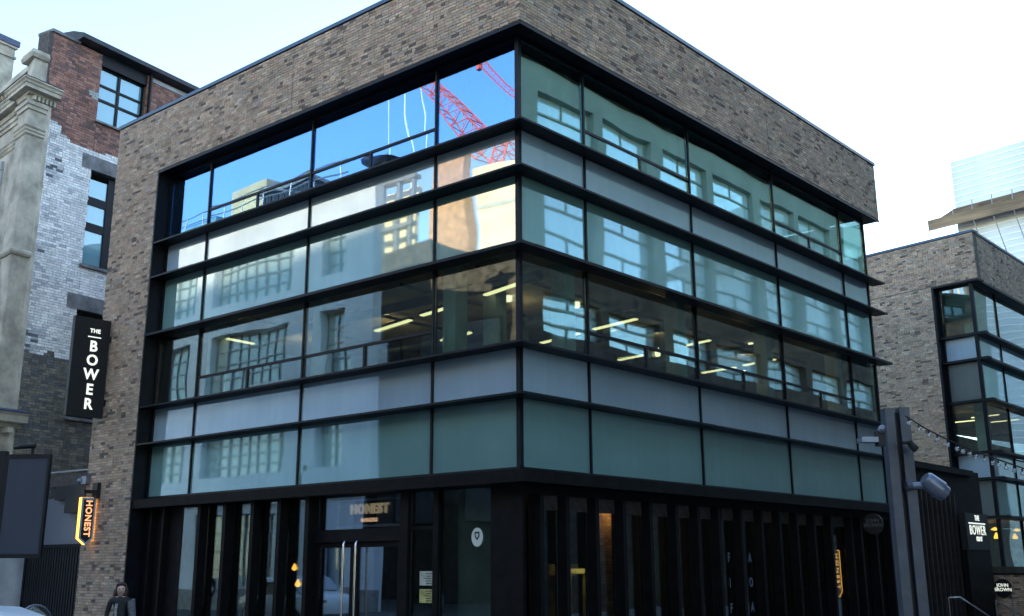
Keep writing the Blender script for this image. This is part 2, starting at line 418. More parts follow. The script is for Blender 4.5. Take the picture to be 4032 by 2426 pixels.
# soffit and head frame under the brick
sf = MB(); sf.fbox(FL, .0, LO, .004, REC + .10, ZB - .03, ZB + .012); sf.fbox(FR, REC + .105, RR_, .004, REC + .10, ZB - .03, ZB + .012)
sf.fbox(FL, -.004, LO + .01, -.008, .012, ZB - .055, ZB + .008); sf.fbox(FR, .013, RR_ + .004, -.008, .012, ZB - .055, ZB + .008)
sf.build('soffit', M['metal'], main)
hd = MB(); hd.fbox(FL, REC, LO, REC - .03, REC + .05, ZB - .10, ZB - .031); hd.fbox(FR, REC + .06, RR_ - .36, REC - .03, REC + .05, ZB - .10, ZB - .031); hd.build('head_frame', M['metal'], main)
# left reveal
MB().fbox(FL, LO - .035, LO + .01, -.006, REC + .1, -.12, ZB - .056).build('reveal', M['metal'], main)
# fins, in lengths butted at the mullions
ML = [2.43, 6.19, 9.96]; MR = [2.30, 6.13, 10.0, 13.80]
def TH(k): return .018 if k != 'z3' else .028
for k in ('z1', 'z2', 'z3', 'z4', 'z5'):
    z = ZS[k]; th = TH(k)
    for F, ed in ((FL, [0] + ML + [LO - .036]), (FR, [REC + .032] + MR + [RR_])):
        for a, b in zip(ed, ed[1:]):
            dz = random.uniform(-.003, .003)
            MB().fbox(F, a + .003, b - .003, 0, REC + .03, z - th + dz, z + th + dz).build('fin', M['metal'], main)
    m = MB(); m.fbox(FL, REC, LO - .04, REC - .012, REC + .06, z + th + .004, z + th + .03)
    m.fbox(FR, REC + .07, RR_ - .38, REC - .012, REC + .06, z + th + .004, z + th + .03)
    m.build('transom', M['metal'], main)
zb = ZS['z6']
m = MB(); m.fbox(FL, .0, LO - .036, .02, 1.3, zb - .20, zb - .004); m.fbox(FR, 1.302, RR_ + .3, .02, 1.3, zb - .20, zb - .004); m.build('lower_soffit', M['shop'], main)
m = MB(); m.fbox(FL, REC - .02, LO - .04, REC - .04, REC + .06, zb, zb + .07); m.fbox(FR, REC + .07, RR_ - .3, REC - .04, REC + .06, zb, zb + .07); m.build('bottom_rail', M['metal'], main)
# mullions
LE, RE = LO - .04, 15.40
def mullion(F, t, z0, z1, w=.045):
    MB().fbox(F, t - w / 2, t + w / 2, REC - .035, REC + .075, z0, z1).build('mullion', M['metal'], main)
def lo_(k): return ZS[k] + TH(k) + .031
def hi_(k): return ZS[k] - TH(k) - .005
segs = [(lo_('z1'), ZB - .101), (lo_('z2'), hi_('z1')), (lo_('z3'), hi_('z2')), (lo_('z4'), hi_('z3')), (lo_('z5'), hi_('z4')), (zb + .071, hi_('z5'))]
for (a, b) in segs:
    for t in ML: mullion(FL, t, a, b)
    for t in MR: mullion(FR, t, a, b)
    MB().box(-REC - .055, -REC + .03, REC - .03, REC + .055, a, b).build('corner_post', M['metal'], main)
    m = MB(); m.fbox(FL, LE - .07, LE, REC - .03, REC + .06, a, b); m.build('jamb', M['metal'], main)
    m = MB(); m.fbox(FR, RE - .02, RE + .05, REC - .03, REC + .06, a, b); m.build('jamb', M['metal'], main)
def bays(F, edges):
    return [(edges[i], edges[i + 1]) for i in range(len(edges) - 1)]
BL = bays(FL, [REC + .06] + ML + [LE - .07]); BRt = bays(FR, [REC + .06] + MR + [RE - .02])
rowmat = ['vision', 'white', 'green', 'vision_clear', 'white', 'green']
rowname = ['glass_pane', 'white_panel', 'green_panel', 'glass_pane', 'white_panel', 'green_panel']
rt = random.Random(3)
def jit(s=.0022): return (rt.uniform(-s, s), rt.uniform(-s, s), rt.uniform(-s, s))
for ri, (a, b) in enumerate(segs):
    for F, B_ in ((FL, BL), (FR, BRt)):
        for bi, (t0, t1) in enumerate(B_):
            g0, g1 = t0 + .024, t1 - .024; gm = M['vision_r'] if (ri == 0 and F is FR) else M[rowmat[ri]]
            if ri in (0, 3):
                op = (bi in (1, 2)) if F is FL else (bi in ((1, 3) if ri == 0 else (1, 2, 3)))
                if op:
                    zz = a + .47; tm = (t0 + t1) / 2
                    MB().fbox(F, g0, g1, REC - .02, REC + .05, zz, zz + .05).build('opening_bar', M['metal'], main)
                    MB().fbox(F, tm - .03, tm + .03, REC - .02, REC + .05, a, zz - .001).build('opening_bar', M['metal'], main)
                    for (x0, x1, y0, y1) in ((g0, g1, zz + .051, b), (g0, tm - .031, a, zz - .001), (tm + .031, g1, a, zz - .001)):
                        MB().fbox(F, x0, x1, REC + .004, REC + .016, y0, y1).build(rowname[ri], gm, main, tilt=jit(.004 if y1 < zz else .0022))
                    continue
            MB().fbox(F, g0, g1, REC + .004, REC + .016, a, b).build(rowname[ri], gm, main, tilt=jit())
# end glazing return at the far corner
FE = Frame((-REC, RE + .05, 0), (-1, 0, 0), (0, 1, 0))
for ri in (0, 3):
    a, b = segs[ri]; MB().fbox(FE, .06, .62, .0, .012, a, b).build('glass_pane', M['vision_clear'], main)
# floors, ceilings, core, columns inside
for (z0, z1) in ((3.28, 4.62), (7.06, 8.62), (11.14, 12.25)):
    MB().box(-LO + .06, -.46, .46, 15.40, z0, z1).build('floor_slab', M['ceil'], main)
for (z0, z1) in ((4.63, 7.05), (8.63, 11.13)):
    MB().box(-9.2, -5.0, 7.6, 12.5, z0, z1).build('core_wall', M['interior'], main)
    MB().box(-LO + .05, -LO + .12, .5, 15.3, z0, z1).build('party_wall', M['dark'], main)
    for (x, y) in ((-2.22, .70), (-6.0, .70), (-9.75, .70), (-.70, 2.02), (-.70, 5.85), (-.70, 9.70), (-.70, 13.5), (-2.3, 1.9), (-5, 5.8)):
        MB().box(x - .16, x + .16, y - .16, y + .16, z0, z1).build('column', M['columnm'], main)
    MB().box(-LO + .13, -.5, 13.9, 14.0, z0, z1 if z0 < 8 else z0 + .6).build('partition', M['interior'], main)
for c in ((-3.0, 3.5), (-6.5, 3.0), (-2.5, 8.0), (-2.5, 12.0), (-9.5, 3.0)): INNER.append((c[0], c[1], 6.62))
for y_ in (1.6, 4.7, 7.0, 10.6):
    MB().tube([(-10.8, y_, 6.86), (-.9, y_, 6.86)], .11, 10).build('duct', M['lampgrey'], main, smooth=True)
for x_ in (-1.6, -3.6, -5.9, -8.2):
    MB().box(x_ - .03, x_ + .03, .6, 13.8, 6.93, 6.98).build('cable_tray', M['dark'], main)
def ceiling_light(x0, y0, x1, y1, z=6.86):
    d = Vector((x1 - x0, y1 - y0, 0)); L = d.length; d.normalize()
    F = Frame((x0, y0, 0), d, (-d.y, d.x, 0))
    o = MB().fbox(F, 0, L, -.05, .05, z - .16, z - .13).build('ceiling_light', M['strip'], main)
    MB().fbox(F, -.02, L + .02, -.07, .07, z - .129, z - .08).build('light_housing', M['dark'], main)
for c in ((-6.33, 2.45, -4.96, 2.19), (-4.48, 2.05, -3.3, 1.85), (-2.3, 1.62, -1.2, 1.36), (-9.48, .75, -9.52, 1.5),
          (-4.49, 5.99, -3.14, 5.69), (-2.63, 5.57, -1.32, 5.33), (-2.5, 8.58, -1.34, 8.36), (-3.82, 12.1, -2.7, 11.9), (-2.4, 11.8, -1.38, 11.59), (-6.2, 6.2, -5.1, 6.0), (-4.4, 9.0, -3.5, 8.85), (-6.0, 4.2, -4.9, 4.0)):
    ceiling_light(*c)
for (x, y) in ((-2.9, 3.0), (-2.2, 4.4), (-3.3, 7.3), (-1.6, 10.8), (-4.0, 10.2)):
    MB().lathe((x, y, 6.93), [(.05, 0), (.075, .03), (.075, .12)], 10).build('spotlight', M['spotlamp'], main)

# ------------------------------------------------------------------ ground floor shopfront
shop = main
# floor, back wall, ceiling
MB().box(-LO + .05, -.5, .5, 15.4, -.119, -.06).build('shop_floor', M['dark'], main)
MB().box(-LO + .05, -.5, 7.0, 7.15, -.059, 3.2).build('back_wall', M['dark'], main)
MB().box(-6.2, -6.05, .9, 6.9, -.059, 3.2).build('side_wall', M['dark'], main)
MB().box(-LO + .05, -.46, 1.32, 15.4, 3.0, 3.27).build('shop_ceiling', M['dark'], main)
ZT = 2.97
# left shopfront: solid dark bay, blades with glass between
MB().fbox(FL, 10.14, LO - .05, REC + .0, REC + .06, -.10, ZT - .0).build('dark_panel', M['shop'], main)
MB().fbox(FL, 10.7, 10.78, REC - .12, REC - .002, -.10, ZT).build('shopfront_blade', M['shop'], main)
MB().fbox(FL, 11.2, 11.28, REC - .12, REC - .002, -.10, ZT).build('shopfront_blade', M['shop'], main)
MB().fbox(FL, .05, LO - .05, REC - .05, REC + .12, ZT + .001, zb - .205).build('shopfront_head', M['shop'], main)
strips_l = [(9.55, 10.10), (8.65, 9.17), (7.71, 8.25), (6.82, 7.29), (5.91, 6.42)]
for (a, b) in strips_l:
    MB().fbox(FL, a - .02, b + .01, REC + .0, REC + .012, .05, ZT).build('shopfront_glass', M['shopglass'], main, tilt=jit(.003))
for xb in (9.17, 8.25, 7.29, 6.42, 5.54):
    MB().fbox(FL, xb + .01, xb + .12, REC - .20, REC - .002, -.10, ZT).build('shopfront_blade', M['shop'], main)
    MB().fbox(FL, xb - .02, xb + .40, REC + .013, REC + .06, -.10, ZT).build('shopfront_post', M['shop'], main)
# door bay: transom light and double door with long pull handles
D0, D1 = 3.15, 5.53
fr = MB(); fr.fbox(FL, D0 - .22, D0 - .02, REC - .08, REC + .08, -.1, ZT); fr.fbox(FL, D1 + .0, D1 + .001 + .0, REC - .08, REC + .08, -.1, ZT)
fr.fbox(FL, D0 - .02, D1, REC - .06, REC + .08, 2.10, 2.33); fr.build('door_frame', M['shop'], main)
tg = MB().fbox(FL, D0, D1 - .02, REC + .03, REC + .042, 2.335, ZT - .005).build('transom_glass', glass_mat('transom_pane', (.78, .82, .82), .17, .6, (.8, .9, 1.0), wav=.2), main, tilt=(.0, 0, .012))
for (a, b, hx) in ((4.42, D1 - .02, 4.60), (D0, 4.40, 4.26)):
    dr = MB()
    dr.fbox(FL, a, a + .10, REC - .01, REC + .05, -.09, 2.09); dr.fbox(FL, b - .10, b, REC - .01, REC + .05, -.09, 2.09)
    dr.fbox(FL, a + .10, b - .10, REC - .01, REC + .05, 2.0, 2.09); dr.fbox(FL, a + .10, b - .10, REC - .01, REC + .05, -.09, .12)
    d = dr.build('door', M['shop'], main)
    MB().fbox(FL, a + .10, b - .10, REC + .015, REC + .027, .121, 1.999).build('door_glass', bpy.data.materials['transom_pane'], d, tilt=jit(.006))
    P = FL.pt
    MB().tube([P(hx, REC - .01, 2.09), P(hx, REC - .09, 2.10), P(hx, REC - .115, 2.06), P(hx, REC - .12, 1.9), P(hx, REC - .12, .3), P(hx, REC - .115, .14), P(hx, REC - .01, .12)], .02, 10).build('handle', M['chrome'], d, smooth=True)
# glazing right of the door to the corner
for (a, b) in ((2.32, 2.92), (1.0, 2.20)):
    MB().fbox(FL, a, b, REC + .0, REC + .012, .05, ZT).build('shopfront_glass', M['shopglass'], main, tilt=jit(.003))
MB().fbox(FL, 2.20, 2.32, REC - .06, REC + .06, -.1, ZT).build('shopfront_post', M['shop'], main)
MB().fbox(FL, .30, 1.0, REC - .02, REC + .06, -.1, ZT).build('dark_panel', M['shop'], main)
MB().fbox(FL, 2.33, 2.9, REC - .02, REC - .004, 2.28, 2.34).build('shopfront_rail', M['shop'], main)
# round concrete column inside the corner
MB().lathe((-1.88, 1.0, -.06), [(.36, 0), (.36, 3.05)], 24).build('round_column', pmat('green_grey_concrete', (.16, .20, .17), .7, var=.15, scale=2), main, smooth=True)
# right shopfront
strips_r = [(-.09 + .5, .60), (.79, 1.29), (1.63, 2.13), (2.50, 2.95), (3.34, 3.81), (4.15, 4.69), (5.02, 5.48), (5.90, 6.28), (6.76, 7.18), (7.63, 8.06), (8.48, 8.87), (9.33, 9.69), (10.18, 10.55), (11.05, 11.42), (11.86, 12.55), (12.75, 13.1), (13.6, 14.0), (14.5, 14.9)]
ZTR = 2.80
MB().fbox(FR, .37, 15.5, REC - .05, REC + .12, ZTR + .001, zb - .205).build('shopfront_head', M['shop'], main)
for i, (a, b) in enumerate(strips_r):
    if i: MB().fbox(FR, a - .005, b + .02, REC + .0, REC + .012, .05, ZTR).build('shopfront_glass', M['shopglass'], main, tilt=jit(.003))
    nx = strips_r[i + 1][0] if i + 1 < len(strips_r) else 15.4
    bl = MB(); bl.fbox(FR, b + .02, b + .12, REC - .20, REC - .002, -.10, ZTR); bl.build('shopfront_blade', M['shop'], main)
    MB().fbox(FR, b + .021, max(nx - .006, b + .13), REC + .013, REC + .06, -.10, ZTR).build('shopfront_post', M['shopbrown'], main)
    if i and i < 15: MB().fbox(FR, a - .004, b + .019, REC - .016, REC - .004, 2.555, ZTR - .002).build('brown_plate', pmat('dull_brown', (.030, .024, .020), .8, var=.3, scale=8) if i == 1 else bpy.data.materials['dull_brown'], main)  # thin brown plate across the top of each glass strip
# inside: brick piers washed by warm light
Fi = Frame((-2.2, 0, 0), (0, 1, 0), (1, 0, 0))
wb = Bricks([(.33, .19, .10), (.27, .15, .085), (.38, .22, .12)])
for (a, b) in ((4.95, 5.6), (6.85, 7.6)):
    wb.wall(Fi, [(a, b, .2, 3.0)], lambda t, z, rr: rr.randrange(3))
    MB().fbox(Fi, a - .01, b + .01, .055, .3, -.05, 3.0).build('interior_pier', M['mortar_dark'], main)
wb.finish(main, 0)

# pendant bulbs hanging in the shop window
def pendant(x, y, z, label, grp=None, r=.055):
    t = thing('pendant_lamp', label, 'lamp', (x, y, z), grp)
    MB().lathe((x, y, z - r), [(.01, 0), (r * .8, r * .35), (r, r * .9), (r * .75, r * 1.6), (r * .35, r * 2.3), (.012, r * 2.7)], 12).build('bulb', M['bulb'], t, smooth=True)
    MB().tube([(x, y, z + r * 1.7), (x, y, z + r * 2.6)], .018, 8).build('lamp_holder', M['signblack'], t)
    MB().tube([(x, y, z + r * 2.6), (x, y, 2.99)], .005, 5).build('cable', M['signblack'], t)
    return t
pendant(-7.74, 1.6, 1.64, 'warm glowing bulb hanging higher in the shop window left of the glass doors', 'bulbs in the shop window')
pendant(-7.60, 1.6, 1.31, 'warm glowing bulb hanging lower in the shop window left of the glass doors', 'bulbs in the shop window', .06)
def point(x, y, z, e, c=(1, .6, .25), r=.05):
    l = bpy.data.lights.new('point_light', 'POINT'); l.energy = e; l.color = c; l.shadow_soft_size = r
    o = bpy.data.objects.new('point_light', l); COL.objects.link(o); o.location = (x, y, z)
for p_ in INNER: point(*p_, 2.6, (1, .72, .38), .02)  # added point lights brighten the ceilings where the strips fall short
def wall_lamp(x, y, z, label, e):
    t = thing('wall_lamp', label, 'lamp', (x, y, z), 'wall lamps in the restaurant')
    MB().lathe((x, y, z), [(.03, 0), (.045, .03), (.045, .12), (.03, .14)], 10).build('lamp_head', M['signblack'], t, smooth=True)
    MB().tube([(x, y, z + .07), (x - .12, y, z + .07)], .012, 6).build('bracket', M['signblack'], t)
    MB().lathe((x, y, z - .03), [(.01, 0), (.03, .01), (.03, .03)], 8).build('bulb', M['bulb'], t)
    point(x + .06, y, z - .1, e * .4)
wall_lamp(-2.0, 5.3, 2.78, 'small warm wall lamp on the lit brick pier nearer the building corner', 5)
wall_lamp(-2.0, 7.2, 2.78, 'small warm wall lamp on the lit brick pier farther along the shopfront', 7)
kh = thing('kitchen_hatch', 'dim yellow lit serving hatch deep inside behind the right shopfront blades', 'hatch', (-3.1, 5.4, .3))
m = MB(); m.box(-3.12, -3.0, 5.0, 5.08, .45, 1.6); m.box(-3.12, -3.0, 5.62, 5.70, .45, 1.6); m.box(-3.12, -3.0, 5.08, 5.62, 1.5, 1.6); m.box(-3.12, -2.8, 5.0, 5.7, .37, .449); m.build('frame', pmat('hatch_frame', (.5, .46, .25), .6, var=.1), kh)
MB().box(-3.5, -3.45, 4.9, 5.9, .4, 1.7).build('back_panel', pmat('hatch_back', (.16, .12, .06), .6, var=.3, scale=4), kh)
for k in range(4): MB().lathe((-2.92, 5.12 + k * .14, .45), [(.03, 0), (.03, .1), (.012, .15), (.012, .2)], 8).build('bottle', M['clearbulb'], kh, smooth=True)
point(-2.75, 5.35, 1.75, 1.6, (1, .75, .3), .02)

# door transom sign
FLd = FL
sg = thing('shop_sign', 'framed black shop sign with raised gold letters in the glass above the double doors', 'sign', (-4.33, .62, 2.4))
MB().fbox(FL, 3.36, 5.24, .60, .64, 2.37, 2.90).build('sign_board', M['signblack'], sg)
fm = MB(); fm.fbox(FL, 3.36, 5.24, .575, .6, 2.37, 2.42); fm.fbox(FL, 3.36, 5.24, .575, .6, 2.86, 2.90); fm.fbox(FL, 3.36, 3.42, .575, .6, 2.42, 2.86); fm.fbox(FL, 5.18, 5.24, .575, .6, 2.42, 2.86); fm.build('frame', M['signrim'], sg)
text('HONEST', .25, (1, 0, 0), (0, 0, 1), (-4.30, .58, 2.70), M['gold'], 'lettering', sg, bold=.008, extrude=.02, spacing=1.15)
text('BURGERS', .095, (1, 0, 0), (0, 0, 1), (-4.30, .585, 2.50), emat('lit_letters', (1, .55, .30), .32), 'lettering', sg, bold=.003, spacing=1.2)
# posters and sticker
for (z0, z1, lab, mt) in ((1.33, 1.57, 'pale green notice, the upper of two in the glass beside the doors', 'paper'), (1.04, 1.27, 'yellowish printed notice, the lower of two in the glass beside the doors', 'paper2')):
    p = thing('notice', lab, 'notice', (-2.5, REC - .01, z0))
    MB().fbox(FL, 2.34, 2.68, REC - .008, REC - .003, z0, z1).build('sheet', M[mt], p)
    ln = MB()
    for k in range(5): ln.fbox(FL, 2.38, 2.52 + .02 * (k % 3), REC - .0095, REC - .0085, z0 + .03 + k * .04, z0 + .042 + k * .04)
    ln.build('printed_lines', M['signblack'], p)
st = thing('sticker', 'round pale rating sticker on the corner shop glass in front of the column', 'sticker', (-1.32, REC - .01, 2.1))
ci = MB(); ci.extr([FL.pt(1.32 + .13 * math.cos(a), REC - .004, 2.12 + .155 * math.sin(a)) for a in [k * math.pi / 14 for k in range(28)]], (0, -.004, 0)); ci.build('disc', M['sticker'], st)
sh = [(-.055, .07), (.055, .07), (.055, -.01), (0, -.075), (-.055, -.01)]
ci = MB(); ci.extr([FL.pt(1.32 + x, REC - .0085, 2.14 + y) for x, y in sh], (0, -.002, 0)); ci.build('shield', M['signblack'], st)
ci = MB(); ci.extr([FL.pt(1.32 + x * .5, REC - .011, 2.145 + y * .5) for x, y in sh], (0, -.002, 0)); ci.build('shield_centre', M['sticker'], st)
# reflection of a street sign, painted as letters on the right shop glass
for (y, chars, lab) in ((6.97, 'FIF', 'painted reflection of vertical blue letters in the shop glass, the set nearer the corner'), (7.84, 'AOA', 'painted reflection of vertical blue letters in the shop glass, the set farther from the corner')):
    wl = thing('reflected_lettering', lab, 'lettering', (-REC + .01, y, .7))
    for k, ch in enumerate(chars): text(ch, .26, (0, 1, 0), (0, 0, 1), (-REC + .006, y, 1.80 - k * .50), M['mirror_ink'], 'letter', wl, bold=.008, extrude=.001, sx=.75)

# ------------------------------------------------------------------ signs on the building
def hanging_honest(F, t, zt, label, depth=.12, lit=True, s=1.0, pars=None):
    """arrow-ended lightbox; F.u reads left to right across the face, F.n faces the viewer"""
    o = thing('illuminated_sign', label, 'sign', F.pt(t, 0, zt - 1.1 * s))
    wv, h, tip = .18 * s, .94 * s, .14 * s
    def ol(k, dd): return [F.pt(t + x, dd, z) for x, z in ((-wv + k, zt - k), (wv - k, zt - k), (wv - k, zt - h + k * .3), (0, zt - h - tip + k * 1.2), (-wv + k, zt - h + k * .3))]
    if pars is None:
        MB().extr(ol(.0, .012), -F.n * depth).build('glow_box', M['glow'], o)
        MB().extr(ol(.004, 0), -F.n * .011).build('rim', M['signrim'], o)
        MB().extr(ol(.05, -.004), F.n * -.003).build('face', M['signblack'], o)
        MB().extr(ol(.0, depth + .013), -F.n * .02).build('back', M['signblack'], o)
    else:
        bk = MB().extr(ol(0, .03), -F.n * .05).build('face', M['signblack'], o)
        e = .011; pts = ol(.02, 0); q = MB()
        for a, b in ((0, 1), (1, 2), (2, 3)): q.tube([pts[a], pts[b]] if a else [F.pt(t + .06, 0, zt - .02), pts[1]], e, 6)
        q.build('rim', emat('neon_rim', (1.0, .46, .12), .36), o)
    text('HONEST', (.215 if pars is None else .185) * s, (0, 0, -1), F.u, F.pt(t - (0 if pars is None else .02), -.012, zt - h / 2 - .01), M['orange_letter'] if pars is None else bpy.data.materials.get('neon_rim'), 'lettering', o, bold=(.006 if pars is None else .001) * s, spacing=1.1 if pars is None else 1.28, extrude=.004, sx=.94)
    return o
FH = Frame((-13.2, 0, 0), (0, 1, 0), (1, 0, 0))
hs = hanging_honest(FH, -.215, 3.27, 'small lit arrow-ended blade sign with orange letters and glowing edge on the left brick pier')
b = MB(); b.box(-13.30, -13.14, -.40, .0, 3.36, 3.44); b.box(-13.32, -13.10, -.10, -.003, 3.25, 3.62); b.tube([(-13.22, -.3, 3.28), (-13.22, -.3, 3.37)], .015); b.tube([(-13.22, -.12, 3.28), (-13.22, -.12, 3.37)], .015); b.build('bracket', M['signblack'], hs)
FI = Frame((-.45, 0, 0), (0, 1, 0), (1, 0, 0))
hanging_honest(FI, 12.25, 2.02, 'orange neon outline sign with vertical letters half hidden behind the right shopfront blades', pars=1, s=1.05)

bw = thing('hanging_sign', 'tall black blade sign with stacked white letters on the left brick pier', 'sign', (-13.3, -.5, 5.15))
MB().box(-13.37, -13.25, -.98, -.05, 5.15, 7.55).build('sign_box', M['signblack'], bw)
MB().box(-13.2495, -13.244, -.62, -.28, 7.075, 7.10).build('rule', M['white_letter'], bw)
for ch, z, s in (('B', 6.85, .36), ('O', 6.51, .36), ('W', 6.165, .36), ('E', 5.80, .36), ('R', 5.45, .36)):
    text(ch, s, (0, 1, 0), (0, 0, 1), (-13.245, -.455, z), M['white_letter'], 'letter', bw, bold=.010)
text('THE', .135, (0, 1, 0), (0, 0, 1), (-13.245, -.445, 7.235), M['white_letter'], 'letter', bw, bold=.004, spacing=1.15)
b = MB()
for z in (7.09, 5.52): b = MB(); b.box(-13.34, -13.28, -.05, .0, z - .02, z + .02); b.box(-13.37, -13.25, -.03, -.003, z - .08, z + .08); b.build('bracket', M['signblack'], bw)

def disc_sign(F, t, z, r, lab, mat, s):
    o = thing('disc_sign', lab, 'sign', F.pt(t, 0, z - r))
    k = [i * math.pi / 16 for i in range(32)]
    MB().extr([F.pt(t + r * math.cos(a), -.05, z + r * math.sin(a)) for a in k], -F.n * .06).build('disc', M['signblack'], o)
    text('JOHN\nBROWN', s, F.u, (0, 0, 1), F.pt(t, -.055, z + .02), mat, 'lettering', o, bold=0, line=.9, spacing=1.02)
    return o
ds = disc_sign(Frame((.15, 13.2, 0), (1, 0, 0), (0, -1, 0)), 0, 2.63, .25, 'black disc sign with dim grey two line lettering high on the shopfront end', M['grey_letter'], .125)
MB().box(-.36, -.09, 13.21, 13.25, 2.6, 2.66).build('bracket', M['signblack'], ds)

# security camera on the pier
sc = thing('security_camera', 'small grey dome security camera on the pier edge above the lit sign', 'camera', (-13.78, -.05, 3.6))
MB().box(-13.86, -13.62, -.12, -.003, 3.62, 3.80).build('housing', M['lampgrey'], sc)
MB().sphere((-13.93, -.1, 3.70), .075, 12, 8).build('dome', M['lampgrey'], sc, smooth=True)
# ------------------------------------------------------------------ black link between the blocks
lk = thing('link_block', 'single storey black batten clad link between the two brick blocks', 'building', (-.6, 18.5, -.12))
MB().box(-1.2, -.42, 15.75, 23.0, -.12, 4.49).build('body', M['shop'], lk)
MB().box(-.42, -.30, 15.75, 22.2, 4.32, 4.50).build('fascia', M['shop'], lk)
y = 15.9
while y < 20.6:
    MB().box(-.42, -.33, y, y + .07, -.1, 3.7).build('batten', pmat('brown_black_batten', (.020, .017, .016), .6, var=.3, scale=5) if y < 16 else bpy.data.materials['brown_black_batten'], lk); y += .37
# ================================================================== TWIN BLOCK (right)
tw = thing('office_block', 'second brick and glass block standing farther back beyond the passage', 'building', (-3, 33, -.12))
TO = Vector((-.12, 24.25, 0))
F1 = Frame(TO, (-.986, .165, 0), (-.165, -.986, 0)); F2 = Frame(TO, (0, 1, 0), (1, 0, 0))
tb = Bricks(PAL)
tb.wall(F1, [(0, 6.5, ZB, ZR), (1.72, 6.5, 3.3, ZB)], pick_main)
tb.wall(F2, [(0, 24, ZB, ZR)], pick_main)
FW = Frame((-.30, 23.0, 0), (.986, -.165, 0), (-.165, -.986, 0))
tb.wall(FW, [(0, 3.2, -.1, 1.36)], pick_main)
MB().fbox(FW, .01, 3.19, .012, .3, -.12, 1.35).build('low_wall', M['mortar'], tw)
MB().fbox(FW, -.0, 3.25, -.03, .33, 1.361, 1.41).build('low_wall_coping', M['metal'], tw)
tb.finish(tw)
m = MB(); m.fbox(F1, .012, 7, .012, .3, ZB, ZR - .01); m.fbox(F2, .31, 24, .012, .3, ZB, ZR - .01); m.fbox(F1, 1.75, 7, .012, .4, 0, ZB - .01); m.build('wall', M['mortar'], tw)
m = MB(); m.fbox(F1, -.03, 7, -.03, .33, ZR, ZR + .08); m.fbox(F2, .34, 24, -.03, .33, ZR, ZR + .08); m.build('coping', M['coping'], tw)
m = MB(); m.fbox(F1, .0, 1.72, .0, .45, ZB - .06, ZB - .003); m.fbox(F2, .46, 24, .0, .45, ZB - .06, ZB - .003); m.fbox(F1, 1.64, 1.72, -.01, .4, 3.2, ZB - .061); m.build('soffit', M['metal'], tw)
for k in ('z1', 'z2', 'z3', 'z4', 'z5', 'z6'):
    z = ZS[k]; m = MB(); m.fbox(F1, .0, 1.63, .12, .36, z - .035, z + .049); m.fbox(F2, .36, 24, .0, .36, z - .03, z + .049); m.build('fin', M['metal'], tw)
segs2 = [(ZS['z1'] + .051, ZB - .061), (ZS['z2'] + .051, ZS['z1'] - .051), (ZS['z3'] + .051, ZS['z2'] - .051), (ZS['z4'] + .051, ZS['z3'] - .051), (ZS['z5'] + .051, ZS['z4'] - .051), (zb + .051, ZS['z5'] - .051), (1.6, zb - .051)]
mats2 = ['vision_clear', 'white', 'green', 'vision_clear', 'white', 'green', 'vision_clear']
tw_grey = panel_mat('grey_green_panel', (.13, .155, .15), .10, .45, (.9, .97, 1.0))
edges2 = [.36] + [2.6 + 3.83 * k for k in range(6)]
for i, (a, b) in enumerate(segs2):
    mt = M[mats2[i]] if i not in (2, 5) else tw_grey
    nm = {'vision_clear': 'glass_pane', 'white': 'white_panel', 'green': 'grey_panel'}[mats2[i]]
    MB().fbox(F1, .34, 1.56, .30, .312, a, b).build(nm, mt, tw, tilt=jit(.004))
    MB().fbox(F1, 1.561, 1.63, .26, .36, a, b).build('jamb', M['metal'], tw)
    MB().box(TO.x - .38, TO.x - .26, TO.y + .20, TO.y + .32, a, b).build('corner_post', M['metal'], tw)
    for k in range(5):
        MB().fbox(F2, edges2[k] + .03, edges2[k + 1] - .03, .30, .312, a, b).build(nm, mt if i not in (2, 5) else M['green'], tw, tilt=jit(.007))
        MB().fbox(F2, edges2[k + 1] - .028, edges2[k + 1] + .028, .26, .36, a, b).build('mullion', M['metal'], tw)
for (z0, z1) in ((3.22, 4.6), (7.06, 8.6), (11.1, 12.2)):
    m = MB(); m.prism([tuple(F1.pt(.4, .4, 0)[:2]), tuple(F1.pt(6.5, .4, 0)[:2]), tuple(F1.pt(6.5, 20, 0)[:2]), (TO.x - .4, TO.y + 20)], z0, z1); m.build('floor_slab', M['ceil'], tw)
    if z0 < 11:
        MB().box(-6, -4.8, 27, 42, z1 + .001, z1 + 2.4).build('core_wall', M['interior'], tw)
        MB().box(-1.05, -.75, 25.2, 25.5, z1 + .001, z1 + 2.44 - (.0 if z0 > 5 else 0)).build('column', M['columnm'], tw)
MB().fbox(F1, .5, 1.5, .5, .55, ZS['z1'] + .62, ZB - .07).build('window_blind', pmat('grey_blind', (.17, .20, .19), .8, var=.05), tw)
for z in (6.7,):
    for (x0, y0, x1, y1) in ((-1.6, 26.6, -1.0, 26.5), (-1.5, 28.4, -.8, 28.3), (-2.5, 27.5, -1.6, 27.4)):
        F = Frame((x0, y0, 0), (x1 - x0, y1 - y0, 0), (-(y1 - y0), x1 - x0, 0)); MB().fbox(F, 0, 1.0, -.04, .04, z, z + .03).build('ceiling_light', M['strip'], tw)
MB().box(-4.5, -4.4, 25.5, 40, -.1, 3.2).build('lobby_wall', pmat('lobby_wall', (.12, .10, .05), .7, var=.2, scale=1), tw)
